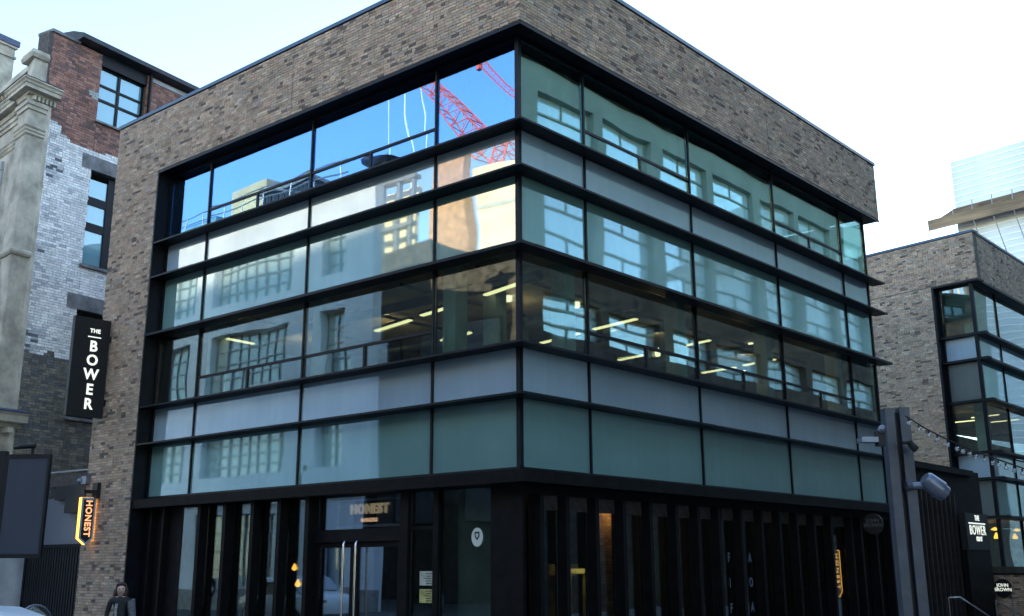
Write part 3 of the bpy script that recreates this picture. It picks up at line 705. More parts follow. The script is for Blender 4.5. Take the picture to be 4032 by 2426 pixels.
for i, (x, y, z, lab) in enumerate(((-2, 28.96, 3.0, 'amber glowing lamp in the second block lobby, upper left of four'), (-2, 31.5, 3.02, 'amber glowing lamp in the second block lobby, upper right of four'), (-2.05, 29.2, 2.72, 'amber glowing lamp in the second block lobby, lower left of four'), (-2.05, 31.35, 2.74, 'amber glowing lamp in the second block lobby, lower right of four'))):
    t = thing('pendant_lamp', lab, 'lamp', (x, y, z), 'amber lamps in the lobby')
    MB().lathe((x, y, z - .13), [(.10, 0), (.095, .07), (.05, .17), (.02, .22)] if i > 1 else [(.02, 0), (.15, .03), (.10, .08), (.02, .12)], 12).build('lamp_shade', emat('amber_shade', (1, .46, .06), .6) if i == 0 else bpy.data.materials['amber_shade'], t, smooth=True)
    MB().tube([(x, y, z + .14), (x, y, 3.21)], .008, 5).build('cable', M['signblack'], t)
point(-3.4, 30.2, 3.0, 9, (1, .6, .25), .01)
# pylon sign
py = thing('entrance_sign', 'black entrance pylon sign with white lettering and rule at the foot of the second block', 'sign', (-.2, 21.6, -.12))
MB().box(-.29, -.10, 20.45, 22.38, 2.09, 3.16).build('sign_panel', M['signblack'], py)
MB().box(-.28, -.12, 20.35, 22.40, -.12, 2.088).build('pylon', M['shop'], py)
MB().box(-.099, -.092, 20.66, 22.12, 2.845, 2.885).build('rule', M['white_letter'], py)
text('THE', .22, (0, 1, 0), (0, 0, 1), (-.095, 21.43, 3.02), M['white_letter'], 'lettering', py, bold=.004)
text('BOWER', .40, (0, 1, 0), (0, 0, 1), (-.095, 21.40, 2.655), M['white_letter'], 'lettering', py, bold=.001, sx=.95, spacing=1.1)
text('OLD ST', .19, (0, 1, 0), (0, 0, 1), (-.095, 21.46, 2.405), M['white_letter'], 'lettering', py, bold=.003, sx=.8)
disc_sign(FW, .27, .96, .275, 'black disc sign with bright two line lettering on the low brick wall', M['white_letter'], .145)
for (pts, lab) in (([(.6, 16.45, .83), (.6, 17.3, .82), (.6, 18.1, .62), (.6, 19.4, .28)], 'steel handrail with a bend, on the steps in front of the black link'), ([(.6, 20.1, .68), (.6, 22.5, .14), (.6, 23.2, -.02)], 'sloping steel handrail on the steps below the disc sign'), ([(.6, 21.6, .72), (.6, 23.5, .71)], 'short level steel handrail in front of the low brick wall')):
    h = thing('handrail', lab, 'handrail', (pts[0][0], pts[0][1], -.12))
    MB().tube(pts, .022, 8).build('rail', M['chrome'], h, smooth=True)
    for p in (pts[0], pts[-1]):
        if p[2] > .1: MB().tube([(p[0], p[1] + .02, -.12), (p[0], p[1] + .02, p[2])], .018, 8).build('post', M['chrome'], h)

# ================================================================== OLD STONE AND BRICK BUILDING (left)
A = Vector((-17.76, .21, 0)); S_ = Vector((-.174, .985, 0)); Nn = Vector((.985, .174, 0))
FO = Frame(A, S_, Nn)
old = thing('old_building', 'old stone and brick corner building with white glazed brick side wall and balustrade', 'building', (-20, 3, -.12))
OP = [(.35, .185, .145), (.28, .15, .12), (.41, .225, .17), (.18, .115, .10), (.88, .87, .84), (.80, .80, .78), (.56, .57, .58), (.15, .155, .165), (.21, .195, .16), (.15, .145, .13), (.27, .245, .19), (.44, .46, .44)]
def bound(t):
    pts = [(-1, 14.4), (-.45, 14.30), (-.1, 14.15), (.15, 13.95), (.35, 13.78), (.66, 13.70), (1.3, 13.75), (6, 13.82)]
    for (a, b), (c, d) in zip(pts, pts[1:]):
        if a <= t <= c: return b + (d - b) * (t - a) / (c - a)
    return 13.8
def pick_old(t, z, rr):
    nz = noise.noise(Vector((t * 1.7, z * 1.7, 1.3)))
    if z > bound(t):
        if 1.0 < t < 1.3 and 15.35 < z < 15.6: return 11
        if nz > .25 and rr.random() < .5: return 3
        return rr.choices([0, 1, 2, 3], [40, 30, 18, 12])[0]
    if z > 7.40 + .15 * noise.noise(Vector((t * 3, 0, 4))):
        dirt = .5 * nz + .30 * math.exp(-((t + .15) / .22) ** 2) + (.55 if (t + .0) ** 2 / .09 + (z - 12.9) ** 2 / .35 < 1 else 0)
        if z < 8.0 and t < .3: dirt += .3
        q = rr.random()
        if dirt > .5 and q < .6: return rr.choice([6, 7, 6, 6])
        if dirt > .2 and q < .3: return 6
        return 4 if q < .62 else (5 if q < .95 else 6)
    return rr.choices([8, 9, 10, 7], [36, 30, 22, 12])[0]
WIN = [(1.28, 3.0, 14.70, 16.52), (1.26, 3.2, 10.22, 13.12), (1.26, 3.2, 5.78, 8.86)]
ob = Bricks(OP)
TA, TZ = -.62, 5.4
# side wall split into rectangles around the windows
ob.wall(FO, [(TA, 1.27, -.1, 15.0), (1.27, TZ, -.1, 5.68), (1.27, TZ, 9.30, 10.12), (1.27, TZ, 13.56, 14.63), (3.21, TZ, 5.68, 9.30), (3.21, TZ, 10.12, 13.56), (3.02, TZ, 14.63, 16.9), (-.47, 1.27, 15.0, 16.86), (1.27, 1.28, 14.7, 16.5)], pick_old, bl=.23, bh=.0775)
FOf = Frame(FO.pt(-.48, 0, 0), (-.996, .092, 0), (-.092, -.996, 0))
ob.wall(FOf, [(0, .62, 15.3, 16.86)], pick_old, bl=.23, bh=.0775)
ob.finish(old)
m = MB()
for (a, b, c, d) in ((TA + .01, 1.26, -.12, 16.84), (1.26, TZ, -.12, 5.68), (1.26, TZ, 9.30, 10.12), (1.26, TZ, 13.56, 14.63), (3.22, TZ, 5.68, 9.30), (3.22, TZ, 10.12, 13.56), (3.03, TZ, 14.63, 16.85)):
    m.fbox(FO, a, b, .012, .5, c, d)
m.build('wall', M['mortar_dark'], old)
MB().fbox(FO, -.1, TZ, 1.0, 1.1, -.1, 16.8).build('inner_wall', M['interior'], old)
m = MB(); m.fbox(FO, -.55, .42, -.05, .64, 16.86, 16.95); m.build('coping', M['lintel'], old)
for (a, b, c, d) in ((.92, 3.5, 13.13, 13.55), (.90, 3.5, 8.87, 9.29)): MB().fbox(FO, a, b, -.015, .3, c, d).build('lintel', M['lintel'], old)
for (a, b, c, d) in ((1.18, 3.4, 10.13, 10.21), (1.18, 3.4, 5.69, 5.77), (1.2, 3.02, 14.64, 14.70)): MB().fbox(FO, a, b, -.08, .3, c, d).build('sill', M['lintel'], old)
def window(rect, cols, rows, dd=.14):
    a, b, c, d = rect
    f = MB()
    f.fbox(FO, a, a + .06, dd, dd + .08, c, d); f.fbox(FO, b - .06, b, dd, dd + .08, c, d)
    f.fbox(FO, a + .06, b - .06, dd, dd + .08, c, c + .06); f.fbox(FO, a + .06, b - .06, dd, dd + .08, d - .06, d)
    for (x0, x1) in zip([q[1] for q in cols[:-1]], [q[0] for q in cols[1:]]): f.fbox(FO, x0, x1, dd - .01, dd + .07, c + .06, d - .06)
    for (x0, x1) in cols:
        for (z0, z1) in zip([q[1] for q in rows[:-1]], [q[0] for q in rows[1:]]): f.fbox(FO, x0 + .001, x1 - .001, dd - .005, dd + .065, z0, z1)
    w_ = f.build('window', M['metal'], old)
    for (x0, x1) in cols:
        for (z0, z1) in rows: MB().fbox(FO, x0, x1, dd + .03, dd + .04, z0, z1).build('pane', M['oldglass'], w_, tilt=jit(.012))
window(WIN[0], [(1.34, 2.02), (2.11, 2.94)], [(14.76, 15.42), (15.50, 15.90), (15.97, 16.46)])
window(WIN[1], [(1.34, 2.02), (2.45, 3.14)], [(10.30, 11.30), (11.55, 12.10), (12.35, 12.90)])
window(WIN[2], [(1.34, 2.02), (2.45, 3.14)], [(5.85, 6.9), (7.1, 7.6), (7.8, 8.6)])
# roof over the side wall
m = MB(); m.extr([FO.pt(.30, -.30, 16.98), FO.pt(.30, -.30, 17.12), FO.pt(.30, .2, 17.30), FO.pt(.30, 1.6, 17.5), FO.pt(.30, 1.6, 16.9), FO.pt(.30, .1, 16.9)], S_ * 7.0); m.build('roof', M['slate'], old)
MB().fbox(FO, 1.28, 3.02, .02, .14, 16.525, 16.95).build('fascia', M['metal'], old)
MB().tube([FO.pt(3.1, -.06, 14), FO.pt(3.1, -.06, 16.95)], .05, 8).build('downpipe', M['metal'], old)
MB().fbox(FO, 3.2, 5.3, -.03, .0, 16.72, 16.84).build('render_strip', M['stone_lt'], old)
# stone corner
fd = Vector((-.996, .092, 0)); fn = Vector((-.092, -.996, 0))
Bc = A + S_ * -1.08 + Nn * .12
E0 = A + S_ * -.52 + Nn * .12
EC = A + S_ * -.28 + Nn * .12
P2 = Bc + fd * .75; P1 = P2 - fn * .22; L0 = P1 + fd * 16
plan = [E0, Bc, P2, P1, L0]; planc = [EC, Bc, P2, P1, L0]
def sweep(mb, path, prof):
    n = len(path); nor = []
    for i in range(n - 1):
        d = (path[i + 1] - path[i]).normalized(); nor.append(Vector((d.y, -d.x, 0)) * -1)
    offs = []
    for i in range(n):
        if i == 0: offs.append(nor[0])
        elif i == n - 1: offs.append(nor[-1])
        else:
            a, b = nor[i - 1], nor[i]; mm = (a + b).normalized(); offs.append(mm / max(.3, mm.dot(a)))
    k = len(prof); i0 = len(mb.v)
    for i in range(n):
        for (o_, z) in prof: mb.v.append(path[i] + offs[i] * o_ + Vector((0, 0, z)))
    for i in range(n - 1):
        for j in range(k):
            a = i0 + i * k + j; b = i0 + i * k + (j + 1) % k
            mb.f.append([a, b, b + k, a + k]); mb.mi.append(0)
    mb.f.append([i0 + j for j in range(k)]); mb.f.append([i0 + (n - 1) * k + j for j in reversed(range(k))]); mb.mi += [0, 0]
    return mb
# outward must point away from the building: path runs E0 -> Bc -> P2 ..., outward is to the left of travel reversed
inner = [E0 - Nn * 1.0, L0 - fn * 4]
MB().prism([tuple(p[:2]) for p in (plan + [L0 - fn * 3, E0 - Nn * .9 - fn * 1.2])], -.12, 14.72).build('stone_wall', M['stone'], old)
sgn = 1
def moulding(name, prof, path=plan, mat='stone'):
    return sweep(MB(), path, prof).build(name, M[mat], old)
tst = (Bc - E0).normalized(); nn_ = Vector((tst.y, -tst.x, 0)) * -1
if nn_.dot(Nn) < 0: sgn = -1
def pr(l): return [(o_ * sgn, z) for o_, z in l]
moulding('cornice', pr([(-.05, 14.62), (.08, 14.62), (.10, 14.68), (.27, 14.70), (.27, 14.80), (.30, 14.82), (.32, 14.88), (.36, 14.92), (.36, 14.96), (-.05, 15.0)]), planc)
sweep(MB(), planc, pr([(-.04, 15.002), (.365, 14.962), (.38, 14.972), (-.04, 15.025)])).build('lead_cap', M['lead'], old)
dn = MB()
def along(path, off, step, fnc):
    for i in range(len(path) - 1):
        a, b = path[i], path[i + 1]; d = (b - a); L = d.length; d.normalize(); q = Vector((d.y, -d.x, 0)) * -1 * sgn
        k = int(L / step)
        for j in range(min(k, 60)): fnc(a + d * (j + .5) * step, d, q)
def dentil(p, d, q):
    F = Frame(p, d, q); dn.fbox(F, -.035, .035, -.12, .02, 14.47, 14.61)
along(planc, 0, .13, dentil)
dn.build('dentil_course', M['stone'], old, stuff=True)
moulding('architrave', pr([(-.03, 14.20), (.04, 14.20), (.05, 14.30), (.09, 14.32), (.09, 14.44), (-.03, 14.445)]))
moulding('astragal', pr([(-.03, 13.44), (.02, 13.44), (.05, 13.48), (.03, 13.52), (.07, 13.57), (.05, 13.62), (.09, 13.68), (.02, 13.72), (-.03, 13.72)]))
moulding('band_course', pr([(-.03, 9.92), (.05, 9.94), (.09, 10.0), (.09, 10.06), (.03, 10.12), (-.03, 10.12)]))
moulding('lower_cornice', pr([(-.05, 5.25), (.12, 5.25), (.14, 5.35), (.38, 5.38), (.40, 5.55), (.46, 5.62), (-.05, 5.66)]), planc)
sweep(MB(), planc, pr([(-.04, 5.662), (.465, 5.622), (.47, 5.66), (-.04, 5.78)])).build('lead_cap', M['lead'], old)
dn = MB()
def modil(p, d, q):
    F = Frame(p, d, q); dn.fbox(F, -.08, .08, -.34, .02, 5.10, 5.24)
along(plan, 0, .42, modil); dn.build('modillion_course', M['stone'], old, stuff=True)
# pedestal over the corner, balustrade to its left
pp = [E0 + S_ * -.06, Bc, P2]
ped = [tuple((Bc + Nn * -.05 - fn * .05)[:2])]
MB().prism([tuple(x[:2]) for x in (E0 - Nn * .10 - S_ * .05, Bc - Nn * .10 - fn * .05, P2 - fn * .1, P2 - fn * .55, E0 - Nn * .6)], 15.01, 15.84).build('pedestal', M['stone'], old)
sweep(MB(), [x - Nn * .08 for x in pp], pr([(-.2, 15.82), (.04, 15.82), (.07, 15.88), (.09, 15.94), (.05, 15.98), (.04, 16.06), (-.2, 16.10)])).build('pedestal_cap', M['stone'], old)
R0 = P1 - fn * .15
MB().extr([R0 + fn * .16 + Vector((0, 0, 15.80)), R0 + fn * .16 + Vector((0, 0, 15.98)), R0 - fn * .2 + Vector((0, 0, 16.02)), R0 - fn * .2 + Vector((0, 0, 15.80))], fd * 12).build('balustrade_rail', M['stone'], old)
MB().extr([R0 + fn * .14 + Vector((0, 0, 15.02)), R0 + fn * .14 + Vector((0, 0, 15.16)), R0 - fn * .2 + Vector((0, 0, 15.16)), R0 - fn * .2 + Vector((0, 0, 15.02))], fd * 12).build('balustrade_plinth', M['stone'], old)
for k in range(14):
    p = R0 + fd * (.25 + k * .27)
    MB().lathe((p.x, p.y, 15.16), [(.075, 0), (.075, .05), (.04, .09), (.085, .24), (.07, .36), (.035, .48), (.07, .57), (.07, .64)], 10).build('baluster', M['stone'], old, smooth=True)
# stone chimney block behind the balustrade
# its right face is parallel to the side wall; it stands on the roof behind the balustrade
for dep_ in (33.5, 34.5, 35.5, 36.5, 37.5, 38.5):
    q = cam_pt(64, 170, dep_)
    if (q - P1).dot(fn) < -1.8: break
L_ = min(3.2, -(q - P1).dot(fn) - .5)
Fq = Frame((q.x, q.y, 0), -S_, Nn); zt_ = q.z
MB().fbox(Fq, 0, L_, 0, 1.6, 14.0, zt_ - .25).build('stone_turret', M['stone'], old)
m = MB(); m.fbox(Fq, -.05, L_ + .05, -.05, 1.65, zt_ - .62, zt_ - .54); m.fbox(Fq, -.06, L_ + .06, -.06, 1.66, zt_ - .249, zt_ - .16); m.build('turret_moulding', M['stone'], old)
MB().fbox(Fq, -.10, L_ + .10, -.10, 1.7, zt_ - .158, zt_ + .05).build('lead_cap', M['lead'], old)
# front windows farther along the stone facade
FS = Frame(P1, fd, fn)
for k in range(4):
    for (z0, z1) in ((1.0, 4.0), (6.6, 9.2), (10.6, 13.0)):
        a = 1.6 + k * 3.4
        m = MB(); m.fbox(FS, a - .2, a + 1.7, -.08, .05, z1 + .001, z1 + .25); m.fbox(FS, a - .2, a + 1.7, -.12, .05, z0 - .15, z0 - .001); m.fbox(FS, a - .2, a - .001, -.05, .05, z0, z1); m.fbox(FS, a + 1.501, a + 1.7, -.05, .05, z0, z1)
        w_ = m.build('window_surround', M['stone_lt'], old)
        MB().fbox(FS, a, a + 1.5, -.012, -.004, z0, z1).build('pane', M['oldglass'], w_)
        m = MB(); m.fbox(FS, a + .72, a + .78, -.03, -.013, z0, z1); m.fbox(FS, a, a + 1.5, -.035, -.031, z0 + (z1 - z0) * .55, z0 + (z1 - z0) * .55 + .06); m.build('window_bar', M['metal'], w_)
# paler pier at street level
MB().extr([FO.pt(-.85, -.16, -.1), FO.pt(-.85, -.16, 4.4), FO.pt(.35, -.16, 4.4), FO.pt(.35, -.16, -.1)], Nn * -.15).build('stone_pier', M['stone_lt'], old)

# gate, board and bracket between the buildings
gt = thing('slatted_gate', 'black vertical slatted gate closing the gap beside the brick pier', 'gate', (-15.5, .3, -.12))
m = MB(); m.box(-17.1, -13.86, .28, .36, 2.16, 2.24); m.box(-17.1, -13.86, .30, .34, .1, .16); m.box(-17.1, -17.02, .28, .36, -.12, 2.16); m.build('gate_frame', M['metal'], gt)
x = -16.98
while x < -13.9:
    MB().box(x, x + .07, .30, .33, .16, 2.158).build('slat', M['signblack'], gt); x += .128
MB().box(-17.0, -13.9, .37, .39, .0, 2.15).build('backing', M['signblack'], gt)
bd = thing('grey_board', 'plain pale grey board fixed above the slatted gate', 'board', (-15.5, .32, 2.25))
MB().box(-16.6, -13.88, .30, .33, 2.245, 3.38).build('panel', M['board2'], bd)
MB().box(-16.62, -13.88, .331, .36, 2.242, 3.40).build('backing', M['metal'], bd)
bx = thing('black_duct', 'black boxy duct hanging over the grey board by the lit sign', 'duct', (-14.8, .2, 3.0))
m = MB(); m.box(-15.6, -13.9, .15, .295, 3.32, 3.66); m.box(-15.0, -13.9, .12, .295, 2.98, 3.319); m.build('duct', M['signblack'], bx)
pb = thing('lit_conduit', 'thin pale conduit running across the dark brick above the gate', 'pipe', (-15.5, .3, 4.1))
MB().tube([(-16.9, .35, 4.06), (-13.9, .35, 4.02)], .022, 6).build('pipe', M['stone_lt'], pb)
MB().box(-16.9, -13.88, .38, .6, 3.68, 4.0).build('beam', M['mortar_dark'], pb)

# ================================================================== STREET OBJECTS
# dark billboard on a post
O_ = Vector((-10.45, -3.1, 0)); bu = Vector((.77, .64, 0)).normalized(); FB = Frame(O_, bu, (bu.y, -bu.x, 0))
bb = thing('billboard', 'blank dark grey panel in a black frame on a post, small lamp above it', 'billboard', (O_.x, O_.y, -.12))
MB().fbox(FB, -.40, .40, .0, .02, 1.93, 3.80).build('panel', M['screen'], bb)
m = MB(); m.fbox(FB, -.44, .45, -.015, .09, 1.85, 1.929); m.fbox(FB, -.44, .45, -.015, .09, 3.801, 3.88); m.fbox(FB, .401, .45, -.015, .09, 1.929, 3.801); m.fbox(FB, -.45, -.401, -.015, .09, 1.929, 3.801); m.fbox(FB, -.40, .40, .021, .09, 1.93, 3.8); m.build('frame', M['signblack'], bb)
MB().fbox(FB, -.62, -.46, .0, .12, -.12, 3.95).build('post', M['signblack'], bb)
m = MB(); m.tube([FB.pt(.05, .04, 3.88), FB.pt(.05, .04, 4.05)], .03, 8); m.build('lamp_arm', M['signblack'], bb)
MB().tube([FB.pt(-.27, -.1, 4.0), FB.pt(-.1, -.1, 4.03), FB.pt(.16, -.1, 4.04)], [.03, .055, .05], 10).build('lamp_head', M['signblack'], bb, smooth=True)

# steel mast with floodlights and festoon
ms = thing('lighting_mast', 'slate blue steel twin profile mast with floodlights in front of the right shopfront', 'mast', (6.05, .4, -.12))
mu = Vector((.757, .654, 0)).normalized(); FM = Frame((6.02, .42, 0), mu, (mu.y, -mu.x, 0))
m = MB(); m.fbox(FM, -.155, -.035, -.03, .15, -.12, 3.60); m.build('profile', M['steel'], ms)
m = MB(); m.fbox(FM, .035, .165, -.03, .15, -.12, 3.61); m.build('profile', M['steel'], ms)
MB().fbox(FM, -.034, .034, .05, .08, -.12, 3.55).build('web', M['signblack'], ms)
MB().fbox(FM, .10, .19, .152, .24, -.12, 3.58).build('cable_duct', M['signblack'], ms)
def lamp_on(p0, p1, rs, name, mat):
    return None
a = cam_pt(3573, 1912, 14.0); b2 = cam_pt(3636, 1912, 14.0)
fl = thing('floodlight', 'large grey cylindrical floodlight tilted down on the right side of the mast', 'floodlight', tuple(a))
MB().tube([a, b2], .045, 10).build('arm', M['lampgrey'], fl, smooth=True)
MB().tube([a - mu * .02, a + mu * .05], .065, 12).build('clamp', M['steel'], fl)
h0 = cam_pt(3647, 1888, 13.98); h1 = cam_pt(3700, 1930, 13.98)
ax = (h1 - h0).normalized()
MB().tube([h0 - ax * .03, h0, h1, h1 + ax * .005], [.075, .105, .125, .115], 16).build('lamp_body', M['lampgrey'], fl, smooth=True)
MB().tube([h1 + ax * .006, h1 + ax * .08], [.105, .105], 16).build('lamp_snoot', M['lampgrey'], fl, smooth=True)
c0 = cam_pt(3552, 1742, 14.0); c1 = cam_pt(3582, 1744, 14.0); c2 = cam_pt(3588, 1752, 14.0); c3 = cam_pt(3607, 1770, 14.0)
sp = thing('spotlight', 'small dark spotlight on a short arm high on the right side of the mast', 'spotlight', tuple(c0))
MB().tube([c0, c1], .022, 8).build('arm', M['signblack'], sp)
MB().tube([c1 + Vector((0, 0, .03)), c2, c3], [.03, .045, .05], 12).build('lamp_body', M['signblack'], sp, smooth=True)
d0 = cam_pt(3387, 1728, 14.0); d1 = cam_pt(3452, 1742, 14.0)
f2 = thing('floodlight', 'flat grey box floodlight reaching out left of the mast top', 'floodlight', tuple(d1))
du = (d1 - d0); FD = Frame((d0.x, d0.y, 0), (du.x, du.y, 0), (du.y, -du.x, 0))
MB().fbox(FD, 0, .215, -.06, .12, d0.z - .045, d0.z + .02).build('lamp_body', M['lampgrey'], f2)
MB().fbox(FD, .216, .31, -.05, .08, d0.z - .09, d0.z + .10).build('mount', M['signblack'], f2)
MB().sphere(cam_pt(3473, 1690, 14.0), .055, 10, 8).build('photocell', M['lampgrey'], f2, smooth=True)
# festoon of clear bulbs
fs = thing('string_lights', 'string of clear unlit bulbs sagging from the mast top towards the right', 'string lights', (6.4, .2, 3.5))
us = [3565, 3640, 3730, 3830, 3930, 4032, 4150, 4300]; vs_ = [1638, 1685, 1731, 1773, 1810, 1845, 1878, 1905]
pth = [cam_pt(a_, b_, 13.6 - .1 * i) for i, (a_, b_) in enumerate(zip(us, vs_))]
MB().tube(pth, .009, 6).build('cable', M['signblack'], fs)
def on_path(x):
    for i in range(len(us) - 1):
        if us[i] <= x <= us[i + 1]:
            k = (x - us[i]) / (us[i + 1] - us[i]); return pth[i].lerp(pth[i + 1], k)
for bx_ in (3576, 3616, 3655, 3689, 3729, 3766, 3790, 3816, 3840, 3875, 3907, 3929, 3959, 3991, 4024, 4060, 4100, 4150, 4200):
    p = on_path(bx_) + Vector((0, 0, -.012))
    bl_ = MB().tube([p, p + Vector((0, 0, -.03))], .011, 8).build('lamp_holder', M['signblack'], fs)
    MB().sphere(p + Vector((0, 0, -.055)), .027, 10, 8).build('bulb', M['clearbulb'], bl_, smooth=True)

# ------------------------------------------------------------------ people
def person(base, face, h, label, hairmat, jack, leg, hat=None, stoop=.0):
    o = thing('person', label, 'person', base)
    bx0, by0, bz0 = base; f = Vector(face).normalized(); s = Vector((-f.y, f.x, 0)); k = h / 1.7
    W = lambda x, y, z: Vector(base) + s * (x * k) + f * (y * k + stoop * max(0, z - 1.0) * .5) + Vector((0, 0, z * k - stoop * max(0, z - 1.2) * .15))
    vs3, es, rs = [], [], []
    def V(p, r, par=None):
        vs3.append(p); rs.append(r * k); i = len(vs3) - 1
        if par is not None: es.append((par, i))
        return i
    pel = V(W(0, 0, .94), .125); wa = V(W(0, .01, 1.08), .115, pel); ch = V(W(0, .0, 1.28), .135, wa); sh = V(W(0, -.01, 1.40), .10, ch)
    nk = V(W(0, .0, 1.48), .052, sh); hb = V(W(0, .03, 1.55), .075, nk); hm = V(W(0, .035, 1.61), .082, hb); ht = V(W(0, .02, 1.67), .06, hm)
    ns = V(W(0, .125, 1.585), .014, hb)
    for e in (-1, 1):
        hip = V(W(.09 * e, 0, .88), .095, pel); kn = V(W(.10 * e, .02, .50), .062, hip); an = V(W(.10 * e, -.01, .10), .042, kn); ft = V(W(.11 * e, .13, .04), .038, an)
        so = V(W(.17 * e, -.01, 1.39), .062, sh); el = V(W(.225 * e, -.03, 1.12), .045, so); wr = V(W(.22 * e, .10, .90), .030, el); pa = V(W(.215 * e, .14, .84), .034, wr)
        for q_, (dx, L) in enumerate(((-.025, .075), (-.008, .085), (.009, .08), (.024, .065))):
            k1 = V(W(.215 * e + dx, .165, .80), .010, pa); k2 = V(W(.215 * e + dx, .17, .80 - L * .6), .008, k1)
        th = V(W(.185 * e, .175, .83), .011, pa); V(W(.18 * e, .195, .80), .009, th)
    me = bpy.data.meshes.new('body'); me.from_pydata([v - Vector(base) for v in vs3], es, [])
    ob_ = bpy.data.objects.new('tmp', me); COL.objects.link(ob_)
    sk = ob_.modifiers.new('s', 'SKIN'); ob_.modifiers.new('u', 'SUBSURF').levels = 2
    for i, r in enumerate(rs): me.skin_vertices[0].data[i].radius = (r, r * (.78 if i in (0, 1, 2) else 1))
    me.skin_vertices[0].data[0].use_root = True
    dg = bpy.context.evaluated_depsgraph_get(); m2 = bpy.data.meshes.new_from_object(ob_.evaluated_get(dg)); bpy.data.objects.remove(ob_)
    m2.materials.clear()
    for mt in (M['skin'], jack, leg): m2.materials.append(mt)
    for p in m2.polygons:
        z = p.center.z / k; p.use_smooth = True
        lat = abs(p.center.dot(s)) / k
        p.material_index = 0 if z > 1.455 else (2 if (z < .96 and lat < .19) else (1 if z > .885 else 0))
    bo = bpy.data.objects.new('body', m2); COL.objects.link(bo); link(bo, o, Vector(base))
    hc = W(0, .0, 1.625)
    hm_ = MB(); hm_.sphere(hc, .108 * k, 14, 10, (1.0, 1.0, 1.02))
    for v in hm_.v:
        dv = v - hc
        if dv.dot(f) > .03 * k and dv.z < .035 * k: v -= f * (dv.dot(f) - .02 * k)
        v += dv.normalized() * .012 * noise.noise(v * 14)
    if not hat:
        for e in (-1, 0, 1): hm_.sphere(hc + s * (.07 * e * k) - f * (.05 * k) + Vector((0, 0, -.10 * k)), .075 * k, 10, 8, (1, 1, 1.5))
    hm_.build('hair' if not hat else 'cap', hairmat, o, smooth=True)
    for e in (-1, 1): MB().sphere(W(.032 * e, .108, 1.605), .011 * k, 8, 6).build('eye', M['signblack'], o)
    MB().sphere(W(0, .108, 1.545), .02 * k, 8, 6, (1.0, .5, .35)).build('mouth', pmat('lips', (.35, .12, .11), .5) if 'lips' not in bpy.data.materials else bpy.data.materials['lips'], o)
    return o, W
pb_, W = person((-6.0, -3.4, -.12), (.75, -.45, 0), 1.52, 'person with dark auburn hair in a black jacket with white trim by the brick pier', M['hair'], M['jacket'], M['trousers'], stoop=.12)
m = MB(); m.tube([W(-.06, .135, 1.34), W(-.07, .15, 1.2), W(-.06, .14, 1.0)], [.022, .026, .02], 8); m.build('white_trim', pmat('patterned_trim', (.6, .62, .65), .8, c2=(.02, .02, .03), scale=60), pb_, smooth=True)
m = MB(); m.tube([W(.18, -.005, 1.40), W(.235, -.03, 1.12), W(.228, .08, .93)], [.075, .06, .045], 10); m.build('grey_sleeve', M['sleeve'], pb_, smooth=True)
person((-21.5, -8.2, -.12), (.4, .9, 0), 1.72, 'person in a blue cap standing across the street facing the shopfront', M['capblue'], M['trousers'], M['trousers'], hat=True)

